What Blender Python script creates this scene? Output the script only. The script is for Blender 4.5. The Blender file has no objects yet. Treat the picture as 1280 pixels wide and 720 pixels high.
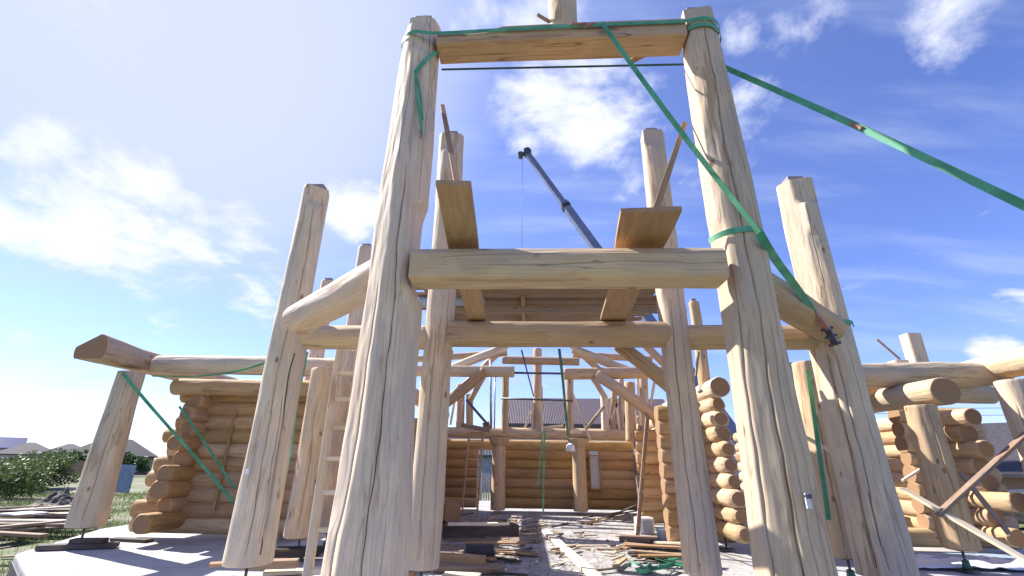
import bpy, math, random
from mathutils import Vector, Matrix, noise

# ------------------------------------------------------------------ camera
scene = bpy.context.scene
FPX = 577.0; PITCH = math.radians(20.7); YAW = math.radians(2.3); ROLL = math.radians(0.75); EYE = 1.5
fwd = Vector((-math.sin(YAW)*math.cos(PITCH), math.cos(YAW)*math.cos(PITCH), math.sin(PITCH)))
rgt0 = Vector((math.cos(YAW), math.sin(YAW), 0)); up0 = rgt0.cross(fwd)
rgt = rgt0*math.cos(ROLL)+up0*math.sin(ROLL); upv = up0*math.cos(ROLL)-rgt0*math.sin(ROLL)
CAM = Vector((0, 0, EYE))
cd = bpy.data.cameras.new("camera"); cam = bpy.data.objects.new("camera", cd)
scene.collection.objects.link(cam); scene.camera = cam
cd.sensor_width = 36; cd.lens = 36*FPX/1280; cd.clip_start = 0.05; cd.clip_end = 3000
m = Matrix((rgt, upv, -fwd)).transposed().to_4x4(); m.translation = CAM
cam.matrix_world = m

# ------------------------------------------------------------------ sun, sky, exposure
SUN_EL = math.radians(42); SUN_DIR = Vector((-0.89, 0.455, 0)).normalized()
sun_az = math.atan2(SUN_DIR.x, SUN_DIR.y)            # clockwise from +Y
sun_vec = Vector((SUN_DIR.x*math.cos(SUN_EL), SUN_DIR.y*math.cos(SUN_EL), math.sin(SUN_EL)))
sl = bpy.data.lights.new("sun", 'SUN'); so = bpy.data.objects.new("sun", sl)
scene.collection.objects.link(so); sl.energy = 5.0; sl.angle = math.radians(0.5); sl.color = (1, 0.955, 0.89)
so.rotation_euler = sun_vec.to_track_quat('Z', 'Y').to_euler(); so.location = (0, 0, 60)
scene.view_settings.view_transform = 'Standard'; scene.view_settings.look = 'None'
scene.view_settings.gamma = 1; scene.view_settings.use_curve_mapping = False
scene.view_settings.exposure = 1.1
scene.cycles.max_bounces = 6; scene.cycles.diffuse_bounces = 4

def ray(x, y): return fwd + rgt*((x-640)/FPX) - upv*((y-360)/FPX)
def PY(x, y, Y): d = ray(x, y); return CAM + d*(Y/d.y)
def PZ(x, y, Z): d = ray(x, y); return CAM + d*((Z-EYE)/d.z)

w = bpy.data.worlds.new("World"); scene.world = w; w.use_nodes = True
nt = w.node_tree; N = nt.nodes; L = nt.links; N.clear()
def nd(t, tree=None, **kw):
    n = (tree or nt).nodes.new(t)
    for k, v in kw.items():
        if k.startswith('i_'):
            key = k[2:]; n.inputs[int(key) if key.isdigit() else key].default_value = v
        else: setattr(n, k, v)
    return n
out = nd('ShaderNodeOutputWorld'); bg = nd('ShaderNodeBackground'); bg.inputs[1].default_value = 0.066
sky = nd('ShaderNodeTexSky', sky_type='NISHITA', sun_disc=False)
sky.sun_elevation = SUN_EL; sky.sun_rotation = sun_az % (2*math.pi)
sky.air_density = 1.0; sky.dust_density = 0.15; sky.ozone_density = 2.2; sky.altitude = 200
tc = nd('ShaderNodeTexCoord')
def math_(op, a, b=None, c=None, clamp=False):
    n = nd('ShaderNodeMath', operation=op); n.use_clamp = clamp
    for i, v in enumerate((a, b, c)):
        if v is None: continue
        if isinstance(v, (int, float)): n.inputs[i].default_value = v
        else: L.new(v, n.inputs[i])
    return n.outputs[0]
# clouds: patches around chosen directions, broken by noise on a flattened cloud layer
nrm = nd('ShaderNodeVectorMath', operation='NORMALIZE'); L.new(tc.outputs['Generated'], nrm.inputs[0])
sep = nd('ShaderNodeSeparateXYZ'); L.new(nrm.outputs[0], sep.inputs[0])
zz = math_('ADD', sep.outputs[2], 0.25)
px_ = math_('DIVIDE', sep.outputs[0], zz); py_ = math_('DIVIDE', sep.outputs[1], zz)
comb = nd('ShaderNodeCombineXYZ'); L.new(px_, comb.inputs[0]); L.new(py_, comb.inputs[1])
n1 = nd('ShaderNodeTexNoise'); n1.inputs['Scale'].default_value = 3.2; n1.inputs['Detail'].default_value = 9; n1.inputs['Roughness'].default_value = 0.62
n1.inputs['Distortion'].default_value = 0.25
L.new(comb.outputs[0], n1.inputs['Vector'])
mpw = nd('ShaderNodeMapping'); mpw.inputs['Rotation'].default_value = (0, 0, math.radians(24)); mpw.inputs['Scale'].default_value = (0.7, 3.0, 1)
L.new(comb.outputs[0], mpw.inputs['Vector'])
n2 = nd('ShaderNodeTexNoise'); n2.inputs['Scale'].default_value = 2.2; n2.inputs['Detail'].default_value = 6; n2.inputs['Roughness'].default_value = 0.55
L.new(mpw.outputs[0], n2.inputs['Vector'])
# (pixel, radius in degrees, amount)
LOBES = [((60, 225), 9, .75), ((140, 262), 9, .9), ((205, 300), 8, .9), ((290, 290), 6, .7), ((330, 355), 6, .62), ((350, 425), 4, .45),
         ((445, 262), 5.5, .75), ((15, 250), 6, .6), ((700, 95), 11, .9), ((760, 150), 10, .85), ((655, 140), 7, .7), ((690, 20), 8, .72), ((780, 215), 4, .55), ((600, 25), 5, .45),
         ((778, 240), 3, .6), ((925, 35), 3.2, .65), ((940, 140), 4.5, .5), ((1190, 20), 6, .5), ((1000, 5), 6, .5), ((1268, 382), 2.5, .7), ((1245, 437), 2.5, .65),
         ((40, 430), 4, .4), ((210, 405), 3, .4)]
acc = None
for (p, rad, amt) in LOBES:
    d = ray(*p).normalized()
    v = nd('ShaderNodeVectorMath', operation='DOT_PRODUCT'); L.new(nrm.outputs[0], v.inputs[0]); v.inputs[1].default_value = d
    mr = nd('ShaderNodeMapRange', interpolation_type='SMOOTHSTEP'); L.new(v.outputs['Value'], mr.inputs[0])
    mr.inputs[1].default_value = math.cos(math.radians(rad)); mr.inputs[2].default_value = 1.0
    mr.inputs[3].default_value = 0; mr.inputs[4].default_value = amt
    acc = mr.outputs[0] if acc is None else math_('MAXIMUM', acc, mr.outputs[0])
dens = math_('ADD', math_('MULTIPLY', acc, 0.62), math_('MULTIPLY', math_('SUBTRACT', n1.outputs['Fac'], 0.5), 1.9))
cm = nd('ShaderNodeMapRange', interpolation_type='SMOOTHSTEP'); L.new(dens, cm.inputs[0]); cm.inputs[1].default_value = 0.22; cm.inputs[2].default_value = 0.66
wisp = nd('ShaderNodeMapRange', interpolation_type='SMOOTHSTEP'); L.new(n2.outputs['Fac'], wisp.inputs[0])
wisp.inputs[1].default_value = 0.44; wisp.inputs[2].default_value = 0.8; wisp.inputs[4].default_value = 0.45
# a thin bright veil towards the sun
v = nd('ShaderNodeVectorMath', operation='DOT_PRODUCT'); L.new(nrm.outputs[0], v.inputs[0]); v.inputs[1].default_value = ray(275, 30).normalized()
veil = nd('ShaderNodeMapRange', interpolation_type='SMOOTHSTEP'); L.new(v.outputs['Value'], veil.inputs[0]); veil.inputs[1].default_value = 0.83; veil.inputs[2].default_value = 1.0; veil.inputs[4].default_value = 0.9
v2 = nd('ShaderNodeVectorMath', operation='DOT_PRODUCT'); L.new(nrm.outputs[0], v2.inputs[0]); v2.inputs[1].default_value = sun_vec
veil2 = nd('ShaderNodeMapRange'); L.new(v2.outputs['Value'], veil2.inputs[0]); veil2.inputs[1].default_value = 0.1; veil2.inputs[2].default_value = 1.0; veil2.inputs[4].default_value = 0.14
tot = math_('MAXIMUM', veil.outputs[0], veil2.outputs[0])
tint = nd('ShaderNodeMix', data_type='RGBA', blend_type='MULTIPLY'); tint.inputs[0].default_value = 1
L.new(sky.outputs[0], tint.inputs[6]); tint.inputs[7].default_value = (1.12, 1.15, 1.75, 1)
mx = nd('ShaderNodeMix', data_type='RGBA'); L.new(tot, mx.inputs[0]); L.new(tint.outputs[2], mx.inputs[6]); mx.inputs[7].default_value = (5.5, 6.0, 7.8, 1)
mw = nd('ShaderNodeMix', data_type='RGBA'); L.new(wisp.outputs[0], mw.inputs[0]); L.new(mx.outputs[2], mw.inputs[6]); mw.inputs[7].default_value = (5.0, 5.8, 8.0, 1)
mc = nd('ShaderNodeMix', data_type='RGBA'); L.new(cm.outputs[0], mc.inputs[0]); L.new(mw.outputs[2], mc.inputs[6]); mc.inputs[7].default_value = (7.4, 7.7, 8.8, 1)
L.new(mc.outputs[2], bg.inputs[0]); L.new(bg.outputs[0], out.inputs[0])

# ------------------------------------------------------------------ materials
def newmat(name):
    mt = bpy.data.materials.new(name); mt.use_nodes = True
    t = mt.node_tree; t.nodes.clear()
    o = t.nodes.new('ShaderNodeOutputMaterial'); b = t.nodes.new('ShaderNodeBsdfPrincipled')
    t.links.new(b.outputs[0], o.inputs[0]); return mt, t, b
def noise_n(t, vec, scale, detail=3, rough=.5, mapscale=None, dist=0.0):
    if mapscale:
        mp = t.nodes.new('ShaderNodeMapping'); mp.inputs['Scale'].default_value = mapscale; t.links.new(vec, mp.inputs['Vector']); vec = mp.outputs[0]
    n = t.nodes.new('ShaderNodeTexNoise'); n.inputs['Scale'].default_value = scale; n.inputs['Detail'].default_value = detail; n.inputs['Roughness'].default_value = rough
    n.inputs['Distortion'].default_value = dist
    t.links.new(vec, n.inputs['Vector']); return n.outputs['Fac']
def maprange(t, v, a, b, c=0., d=1., smooth=True):
    n = t.nodes.new('ShaderNodeMapRange'); n.interpolation_type = 'SMOOTHSTEP' if smooth else 'LINEAR'
    t.links.new(v, n.inputs[0])
    for i, q in enumerate((a, b, c, d)): n.inputs[i+1].default_value = q
    return n.outputs[0]
def mixc(t, fac, a, b, blend='MIX'):
    n = t.nodes.new('ShaderNodeMix'); n.data_type = 'RGBA'; n.blend_type = blend
    for i, q in ((0, fac), (6, a), (7, b)):
        if isinstance(q, (int, float)): n.inputs[i].default_value = q
        elif isinstance(q, tuple): n.inputs[i].default_value = q if len(q) == 4 else q+(1,)
        else: t.links.new(q, n.inputs[i])
    return n.outputs[2]
def mth(t, op, a, b=0.0):
    n = t.nodes.new('ShaderNodeMath'); n.operation = op
    for i, q in enumerate((a, b)):
        if isinstance(q, (int, float)): n.inputs[i].default_value = q
        else: t.links.new(q, n.inputs[i])
    return n.outputs[0]
def attr(t, name='lc'):
    a = t.nodes.new('ShaderNodeAttribute'); a.attribute_name = name; return a.outputs['Vector']
def bump(t, b, h, strength=.4, dist=.01, prev=None):
    n = t.nodes.new('ShaderNodeBump'); n.inputs['Strength'].default_value = strength; n.inputs['Distance'].default_value = dist
    t.links.new(h, n.inputs['Height'])
    if prev is not None: t.links.new(prev, n.inputs['Normal'])
    t.links.new(n.outputs[0], b.inputs['Normal']); return n.outputs[0]

def wood(name, light, dark, grey, greyamt=.35, crack=1.0, knots=True, rough=.72, facet=.5):
    mt, t, b = newmat(name); lc = attr(t)
    g = noise_n(t, lc, 55, 4, .6, (1, 1, .035))
    g2 = noise_n(t, lc, 14, 3, .55, (1, 1, .10), .3)
    big = noise_n(t, lc, 2.4, 3, .55, (1, 1, .5))
    pat = noise_n(t, lc, 9, 2, .5, (1, 1, .28), .6)
    col = mixc(t, maprange(t, g, .3, .7), light, dark)
    col = mixc(t, mth(t, 'MULTIPLY', maprange(t, g2, .42, .75), .40), col, dark)
    col = mixc(t, mth(t, 'MULTIPLY', maprange(t, pat, .5, .58), .22), col, tuple(min(1, c*1.22) for c in light))
    col = mixc(t, mth(t, 'MULTIPLY', maprange(t, big, .38, .66), greyamt), col, grey)
    # strips of inner bark and weather stains left on by the draw knife
    bk = noise_n(t, lc, 8, 3, .6, (1, 1, .12), .4); bk2 = noise_n(t, lc, 1.3, 2, .5, (1, 1, .6))
    col = mixc(t, mth(t, 'MULTIPLY', maprange(t, mth(t, 'ADD', bk, mth(t, 'MULTIPLY', bk2, .5)), .86, .93), .5), col, (.33, .19, .10))
    st = noise_n(t, lc, 1.1, 4, .65, (1.5, 1.5, .35), .5)
    col = mixc(t, maprange(t, st, .56, .72, 0, .3), col, (.30, .26, .235))
    # dirt / bark bits
    dirt = noise_n(t, lc, 22, 4, .7, (1, 1, .45), .5)
    col = mixc(t, mth(t, 'MULTIPLY', maprange(t, dirt, .66, .78), .28), col, (.16, .11, .08))
    if knots:
        mp = t.nodes.new('ShaderNodeMapping'); mp.inputs['Scale'].default_value = (1, 1, .55); t.links.new(lc, mp.inputs['Vector'])
        vo = t.nodes.new('ShaderNodeTexVoronoi'); vo.inputs['Scale'].default_value = 3.0; t.links.new(mp.outputs[0], vo.inputs['Vector'])
        nn = noise_n(t, lc, 30, 2, .5)
        dd = mth(t, 'ADD', vo.outputs['Distance'], mth(t, 'MULTIPLY', nn, .05))
        col = mixc(t, maprange(t, dd, .06, .13, .8, 0.), col, (.16, .085, .045))
    # fine drying checks running along the fibre
    c1 = noise_n(t, lc, 6.5, 2, .5, (1, 1, .05), .15)
    gate = maprange(t, noise_n(t, lc, 2.2, 1, .5, (1, 1, .35)), .46, .54)
    rid = maprange(t, mth(t, 'ABSOLUTE', mth(t, 'SUBTRACT', c1, .5)), .0, .0085, 1, 0)
    chk = mth(t, 'MULTIPLY', mth(t, 'MULTIPLY', rid, gate), .8*crack)
    col = mixc(t, chk, col, (.07, .045, .03))
    oi = t.nodes.new('ShaderNodeObjectInfo')
    hs = t.nodes.new('ShaderNodeHueSaturation'); t.links.new(col, hs.inputs['Color'])
    t.links.new(maprange(t, oi.outputs['Random'], 0, 1, .78, 1.13, False), hs.inputs['Value'])
    t.links.new(maprange(t, oi.outputs['Random'], 0, 1, 1.12, .88, False), hs.inputs['Saturation']); t.links.new(maprange(t, mth(t, 'FRACT', mth(t, 'MULTIPLY', oi.outputs['Random'], 17.3)), 0, 1, .49, .508, False), hs.inputs['Hue'])
    t.links.new(hs.outputs[0], b.inputs['Base Color'])
    b.inputs['Roughness'].default_value = rough; b.inputs['Specular IOR Level'].default_value = .25
    hh = mth(t, 'ADD', mth(t, 'MULTIPLY', g, .25), mth(t, 'MULTIPLY', chk, -1.2))
    fa = noise_n(t, lc, 11, 1, .4, (1, 1, .22), .4)
    p = bump(t, b, fa, facet, .035)
    bump(t, b, hh, .45, .008, p)
    return mt
def endgrain(name, light, dark):
    mt, t, b = newmat(name); lc = attr(t)
    mp = t.nodes.new('ShaderNodeMapping'); mp.inputs['Scale'].default_value = (1, 1, 0); t.links.new(lc, mp.inputs['Vector'])
    wv = t.nodes.new('ShaderNodeTexWave'); wv.wave_type = 'RINGS'; wv.rings_direction = 'SPHERICAL'
    wv.inputs['Scale'].default_value = 13; wv.inputs['Distortion'].default_value = 2.0; wv.inputs['Detail'].default_value = 2; wv.inputs['Detail Scale'].default_value = .6
    t.links.new(mp.outputs[0], wv.inputs['Vector'])
    n = noise_n(t, lc, 30, 4, .6); col = mixc(t, mth(t, 'MULTIPLY', wv.outputs['Fac'], .55), light, dark)
    col = mixc(t, maprange(t, n, .45, .75, 0, .5), col, dark)
    t.links.new(col, b.inputs['Base Color']); b.inputs['Roughness'].default_value = .85
    bump(t, b, n, .3, .004); return mt
def flat(name, col, rough=.6, metal=0., var=.25, scale=6., bmp=.15):
    mt, t, b = newmat(name); tc_ = t.nodes.new('ShaderNodeTexCoord')
    n = noise_n(t, tc_.outputs['Object'], scale, 5, .6)
    c = mixc(t, maprange(t, n, .3, .7), tuple(q*(1-var) for q in col), tuple(min(1, q*(1+var)) for q in col))
    t.links.new(c, b.inputs['Base Color']); b.inputs['Roughness'].default_value = rough; b.inputs['Metallic'].default_value = metal
    if bmp: bump(t, b, n, bmp, .02)
    return mt
M = {}
M['post'] = wood('peeled_log_pale', (.68, .535, .36), (.52, .39, .25), (.45, .385, .32), .6, crack=.55)
M['beam'] = wood('peeled_log_honey', (.63, .45, .26), (.48, .32, .18), (.42, .33, .25), .4, crack=.75)
M['wall'] = wood('peeled_log_yellow', (.58, .385, .19), (.40, .24, .11), (.37, .27, .17), .5, crack=.7)
M['end'] = endgrain('log_end_grain', (.36, .215, .11), (.24, .135, .07))
M['check'] = flat('drying_check', (.07, .045, .03), .9, bmp=0)  # inside of cracks: oxidised wood, with the groove's shade put into the colour
M['tenon'] = endgrain('weathered_end', (.30, .27, .29), (.20, .17, .18))
M['board'] = wood('sawn_board', (.44, .28, .14), (.33, .19, .09), (.30, .23, .16), .2, crack=.4, facet=.05)
M['white_board'] = wood('fresh_batten', (.80, .68, .50), (.70, .56, .38), (.66, .58, .48), .2, crack=.2, facet=.03, knots=False)
M['old_board'] = wood('weathered_board', (.36, .26, .17), (.21, .15, .10), (.28, .23, .19), .5, crack=.8, facet=.1)
M['dark_board'] = wood('dark_board', (.10, .075, .06), (.06, .045, .04), (.09, .08, .08), .5, facet=.05)
M['steel'] = flat('dark_steel', (.10, .10, .11), .45, .7)
M['galv'] = flat('galvanised_steel', (.45, .46, .50), .4, .8)
M['green_paint'] = flat('green_painted_steel', (.05, .16, .11), .5)
M['black'] = flat('black_rubber', (.03, .03, .035), .6)
M['red'] = flat('red_paint', (.38, .16, .12), .5)
M['boom'] = flat('boom_paint', (.17, .19, .28), .4, .2, .15, 1.5)
M['paper'] = flat('paper', (.62, .62, .66), .8, var=.05)
M['ink'] = flat('ink', (.03, .03, .05), .8, bmp=0)
M['sheet'] = flat('white_sheet', (.72, .73, .78), .5, var=.1)
M['blue_sheet'] = flat('blue_grey_panel', (.30, .38, .50), .5, var=.12)

def webbing():
    mt, t, b = newmat('green_webbing'); lc = attr(t)
    n = noise_n(t, lc, 300, 2, .5); n2 = noise_n(t, lc, 3, 3, .5)
    c = mixc(t, maprange(t, n2, .35, .7), (.06, .34, .18), (.16, .55, .34))
    c = mixc(t, maprange(t, n, .4, .6, 0, .25), c, (.03, .15, .08))
    t.links.new(c, b.inputs['Base Color']); b.inputs['Roughness'].default_value = .55
    b.inputs['Sheen Weight'].default_value = .2
    tr = t.nodes.new('ShaderNodeBsdfTranslucent'); t.links.new(c, tr.inputs[0])
    mixs = t.nodes.new('ShaderNodeMixShader'); mixs.inputs[0].default_value = .25
    t.links.new(b.outputs[0], mixs.inputs[1]); t.links.new(tr.outputs[0], mixs.inputs[2])
    o = [q for q in t.nodes if q.type == 'OUTPUT_MATERIAL'][0]; t.links.new(mixs.outputs[0], o.inputs[0]); return mt
M['web'] = webbing()
M['web_dark'] = flat('dark_teal_webbing', (.02, .10, .10), .6)

def concrete():
    mt, t, b = newmat('slab_concrete'); tc_ = t.nodes.new('ShaderNodeTexCoord'); v = tc_.outputs['Object']
    n = noise_n(t, v, 1.3, 5, .6); f = noise_n(t, v, 40, 4, .7); s = noise_n(t, v, 6, 5, .75)
    c = mixc(t, maprange(t, n, .3, .7), (.36, .355, .35), (.46, .455, .45))
    c = mixc(t, maprange(t, s, .54, .70, 0, .6), c, (.25, .21, .17))
    c = mixc(t, maprange(t, f, .62, .7, 0, .35), c, (.6, .5, .36))
    sx_ = t.nodes.new('ShaderNodeSeparateXYZ'); t.links.new(v, sx_.inputs[0])
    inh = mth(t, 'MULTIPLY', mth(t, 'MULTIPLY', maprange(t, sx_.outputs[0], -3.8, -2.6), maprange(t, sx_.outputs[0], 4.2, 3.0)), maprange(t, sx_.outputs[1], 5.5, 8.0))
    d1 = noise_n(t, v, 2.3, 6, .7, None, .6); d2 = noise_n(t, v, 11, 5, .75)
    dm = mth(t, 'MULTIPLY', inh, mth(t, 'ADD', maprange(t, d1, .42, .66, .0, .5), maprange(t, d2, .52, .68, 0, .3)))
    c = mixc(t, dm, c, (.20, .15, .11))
    jn = t.nodes.new('ShaderNodeTexBrick'); jn.offset = 0; jn.inputs['Scale'].default_value = 1; jn.inputs['Brick Width'].default_value = 2.4; jn.inputs['Row Height'].default_value = 1.9; jn.inputs['Mortar Size'].default_value = .008
    for k_, q_ in (('Color1', (1, 1, 1, 1)), ('Color2', (.93, .93, .93, 1)), ('Mortar', (.6, .59, .57, 1))): jn.inputs[k_].default_value = q_
    t.links.new(v, jn.inputs['Vector']); c = mixc(t, 1.0, c, jn.outputs['Color'], 'MULTIPLY')
    t.links.new(c, b.inputs['Base Color']); b.inputs['Roughness'].default_value = .8; bump(t, b, f, .2, .01); return mt
M['slab'] = concrete()
def ground():
    mt, t, b = newmat('ground_soil_grass'); tc_ = t.nodes.new('ShaderNodeTexCoord'); v = tc_.outputs['Object']
    n = noise_n(t, v, .22, 5, .6); f = noise_n(t, v, 3.5, 6, .7); g = noise_n(t, v, .9, 4, .65)
    c = mixc(t, maprange(t, f, .3, .7), (.075, .11, .035), (.15, .19, .06))
    c = mixc(t, maprange(t, g, .46, .60), c, (.21, .18, .13))
    c = mixc(t, maprange(t, n, .50, .64, 0, .8), c, (.26, .235, .19))
    t.links.new(c, b.inputs['Base Color']); b.inputs['Roughness'].default_value = .95; bump(t, b, f, .6, .08); return mt
M['ground'] = ground()
def corrug(name, col, period):
    mt, t, b = newmat(name); lc = attr(t)
    wv = t.nodes.new('ShaderNodeTexWave'); wv.wave_type = 'BANDS'; wv.bands_direction = 'X'; wv.inputs['Scale'].default_value = period
    t.links.new(lc, wv.inputs['Vector']); n = noise_n(t, lc, 1.5, 4, .6)
    c = mixc(t, maprange(t, n, .3, .7), tuple(q*.85 for q in col), tuple(q*1.15 for q in col))
    c = mixc(t, maprange(t, wv.outputs['Fac'], 0, .25, .5, 0), c, tuple(q*.5 for q in col))
    t.links.new(c, b.inputs['Base Color']); b.inputs['Roughness'].default_value = .5
    bump(t, b, wv.outputs['Fac'], .6, .04); return mt
M['roof_brown'] = corrug('brown_metal_roof', (.085, .055, .06), 3.0)
M['roof_dark'] = corrug('dark_roof', (.06, .055, .07), 1.2)
M['roof_tile'] = flat('grey_shingle', (.055, .048, .06), .8)
M['plaster'] = flat('pale_plaster', (.50, .46, .40), .9, var=.08)
M['brick'] = flat('brown_brick', (.24, .15, .11), .9, var=.2, scale=30)
M['bluewall'] = flat('blue_grey_cladding', (.22, .28, .38), .7)
M['glass'] = flat('window_glass', (.03, .04, .06), .08, var=.1)
M['navy'] = flat('navy_paint', (.04, .05, .22), .4)
M['tarp'] = flat('tarp', (.10, .16, .13), .5)

def leafmat(name, a, bcol):
    mt, t, b = newmat(name); at = attr(t, 'lv')
    s = t.nodes.new('ShaderNodeSeparateXYZ'); t.links.new(at, s.inputs[0])
    c = mixc(t, s.outputs[0], a, bcol); t.links.new(c, b.inputs['Base Color']); b.inputs['Roughness'].default_value = .6
    tr = t.nodes.new('ShaderNodeBsdfTranslucent'); t.links.new(c, tr.inputs[0])
    mixs = t.nodes.new('ShaderNodeMixShader'); mixs.inputs[0].default_value = .3
    t.links.new(b.outputs[0], mixs.inputs[1]); t.links.new(tr.outputs[0], mixs.inputs[2])
    o = [q for q in t.nodes if q.type == 'OUTPUT_MATERIAL'][0]; t.links.new(mixs.outputs[0], o.inputs[0]); return mt
M['leaf'] = leafmat('shrub_leaves', (.045, .08, .02), (.13, .17, .05))
M['leaf2'] = leafmat('tree_leaves', (.035, .07, .02), (.07, .12, .035))
M['grass'] = leafmat('grass_blades', (.10, .15, .04), (.22, .24, .09))

# ------------------------------------------------------------------ mesh helpers
COL = scene.collection
RNG = random.Random(7)
class MB:
    def __init__(s): s.v = []; s.f = []; s.a = []; s.mi = []; s.sm = []
    def add(s, vs, fs, acs, mi=0, smooth=False):
        o = len(s.v); s.v += [Vector(q) for q in vs]; s.a += acs
        for k, f in enumerate(fs):
            s.f.append([i+o for i in f]); s.mi.append(mi[k] if isinstance(mi, list) else mi); s.sm.append(smooth[k] if isinstance(smooth, list) else smooth)
    def build(s, name, mats, parent=None, origin=None, an='lc'):
        if not isinstance(mats, (list, tuple)): mats = [mats]
        if origin is None: origin = parent.location.copy() if parent is not None and parent.type == 'EMPTY' else (Vector((0, 0, 0)) if parent is not None else s.v[0].copy())
        if parent is not None:
            base = world_loc(parent)
            origin = base
        me = bpy.data.meshes.new(name); me.from_pydata([tuple(q-origin) for q in s.v], [], s.f); me.update()
        for q in mats: me.materials.append(q)
        me.polygons.foreach_set('material_index', s.mi); me.polygons.foreach_set('use_smooth', s.sm)
        at = me.attributes.new(an, 'FLOAT_VECTOR', 'POINT'); flatl = [c for q in s.a for c in q]; at.data.foreach_set('vector', flatl)
        ob = bpy.data.objects.new(name, me); COL.objects.link(ob)
        if parent is not None: ob.parent = parent; ob.location = (0, 0, 0)
        else: ob.location = origin
        return ob
def world_loc(o):
    l = Vector((0, 0, 0))
    while o is not None: l += o.location; o = o.parent
    return l
def tag(o, label, cat, group=None, kind=None):
    if label: o['label'] = label
    if cat: o['category'] = cat
    if group: o['group'] = group
    if kind: o['kind'] = kind
    return o
def thing(name, loc, label, cat, group=None):
    o = bpy.data.objects.new(name, None); o.empty_display_size = .2; COL.objects.link(o); o.location = Vector(loc)
    return tag(o, label, cat, group)

def frame(p0, p1, upref=None):
    az = (Vector(p1)-Vector(p0)).normalized()
    ref = Vector(upref) if upref else (Vector((0, 0, 1)) if abs(az.z) < .8 else Vector((0, 1, 0)))
    ax = ref.cross(az).normalized() if abs(az.z) < .8 else Vector((1, 0, 0)) - az*az.x
    ax.normalize(); ay = az.cross(ax); return ax, ay, az
def box(mb, p0, p1, wd, th, upref=None, mi=0, roll=0.):
    """bar from p0 to p1, width wd across (horizontal), thickness th"""
    p0 = Vector(p0); p1 = Vector(p1); ax, ay, az = frame(p0, p1, upref); Lh = (p1-p0).length
    if roll:
        c, s_ = math.cos(roll), math.sin(roll); ax, ay = ax*c+ay*s_, ay*c-ax*s_
    b = min(wd, th)*.08
    o = RNG.uniform(0, 50); ox, oy = RNG.uniform(-3, 3), RNG.uniform(-3, 3)
    prof = [(-wd/2+b, -th/2), (wd/2-b, -th/2), (wd/2, -th/2+b), (wd/2, th/2-b), (wd/2-b, th/2), (-wd/2+b, th/2), (-wd/2, th/2-b), (-wd/2, -th/2+b)]
    vs = []; acs = []; n = 8
    for z in (0, Lh):
        for (x, y) in prof: vs.append(p0+ax*x+ay*y+az*z); acs.append((x+ox, y+oy, z+o))
    fs = [[i, (i+1) % n, n+(i+1) % n, n+i] for i in range(n)] + [list(range(n))[::-1], list(range(n, 2*n))]
    mb.add(vs, fs, acs, mi)
def bx(mb, c, size, rz=0., mi=0):
    c = Vector(c); sx, sy, sz = size; d = Vector((math.cos(rz), math.sin(rz), 0))
    box(mb, c-d*sx/2, c+d*sx/2, sy, sz, mi=mi)
def tube(mb, pts, r, n=8, mi=0):
    pts = [Vector(p) for p in pts]; vs = []; acs = []; o = RNG.uniform(0, 50); d = 0
    for i, p in enumerate(pts):
        t = (pts[min(i+1, len(pts)-1)]-pts[max(i-1, 0)]); ax, ay, az = frame(Vector((0, 0, 0)), t)
        rr = r[i] if isinstance(r, (list, tuple)) else r
        if i: d += (p-pts[i-1]).length
        for k in range(n):
            a = 2*math.pi*k/n; vs.append(p+ax*rr*math.cos(a)+ay*rr*math.sin(a)); acs.append((rr*math.cos(a), rr*math.sin(a), d+o))
    fs = []; 
    for i in range(len(pts)-1):
        for k in range(n): fs.append([i*n+k, i*n+(k+1) % n, (i+1)*n+(k+1) % n, (i+1)*n+k])
    fs += [list(range(n))[::-1], list(range((len(pts)-1)*n, len(pts)*n))]
    mb.add(vs, fs, acs, mi, [True]*(len(fs)-2)+[False]*2)
def interp(tab, t):
    if t <= tab[0][0]: return tab[0][1]
    for (a, b), (c, d) in zip(tab, tab[1:]):
        if t <= c:
            k = (t-a)/(c-a); return b+(d-b)*k
    return tab[-1][1]
def sst(a, b, x):
    t = max(0, min(1, (x-a)/(b-a))); return t*t*(3-2*t)

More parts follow.
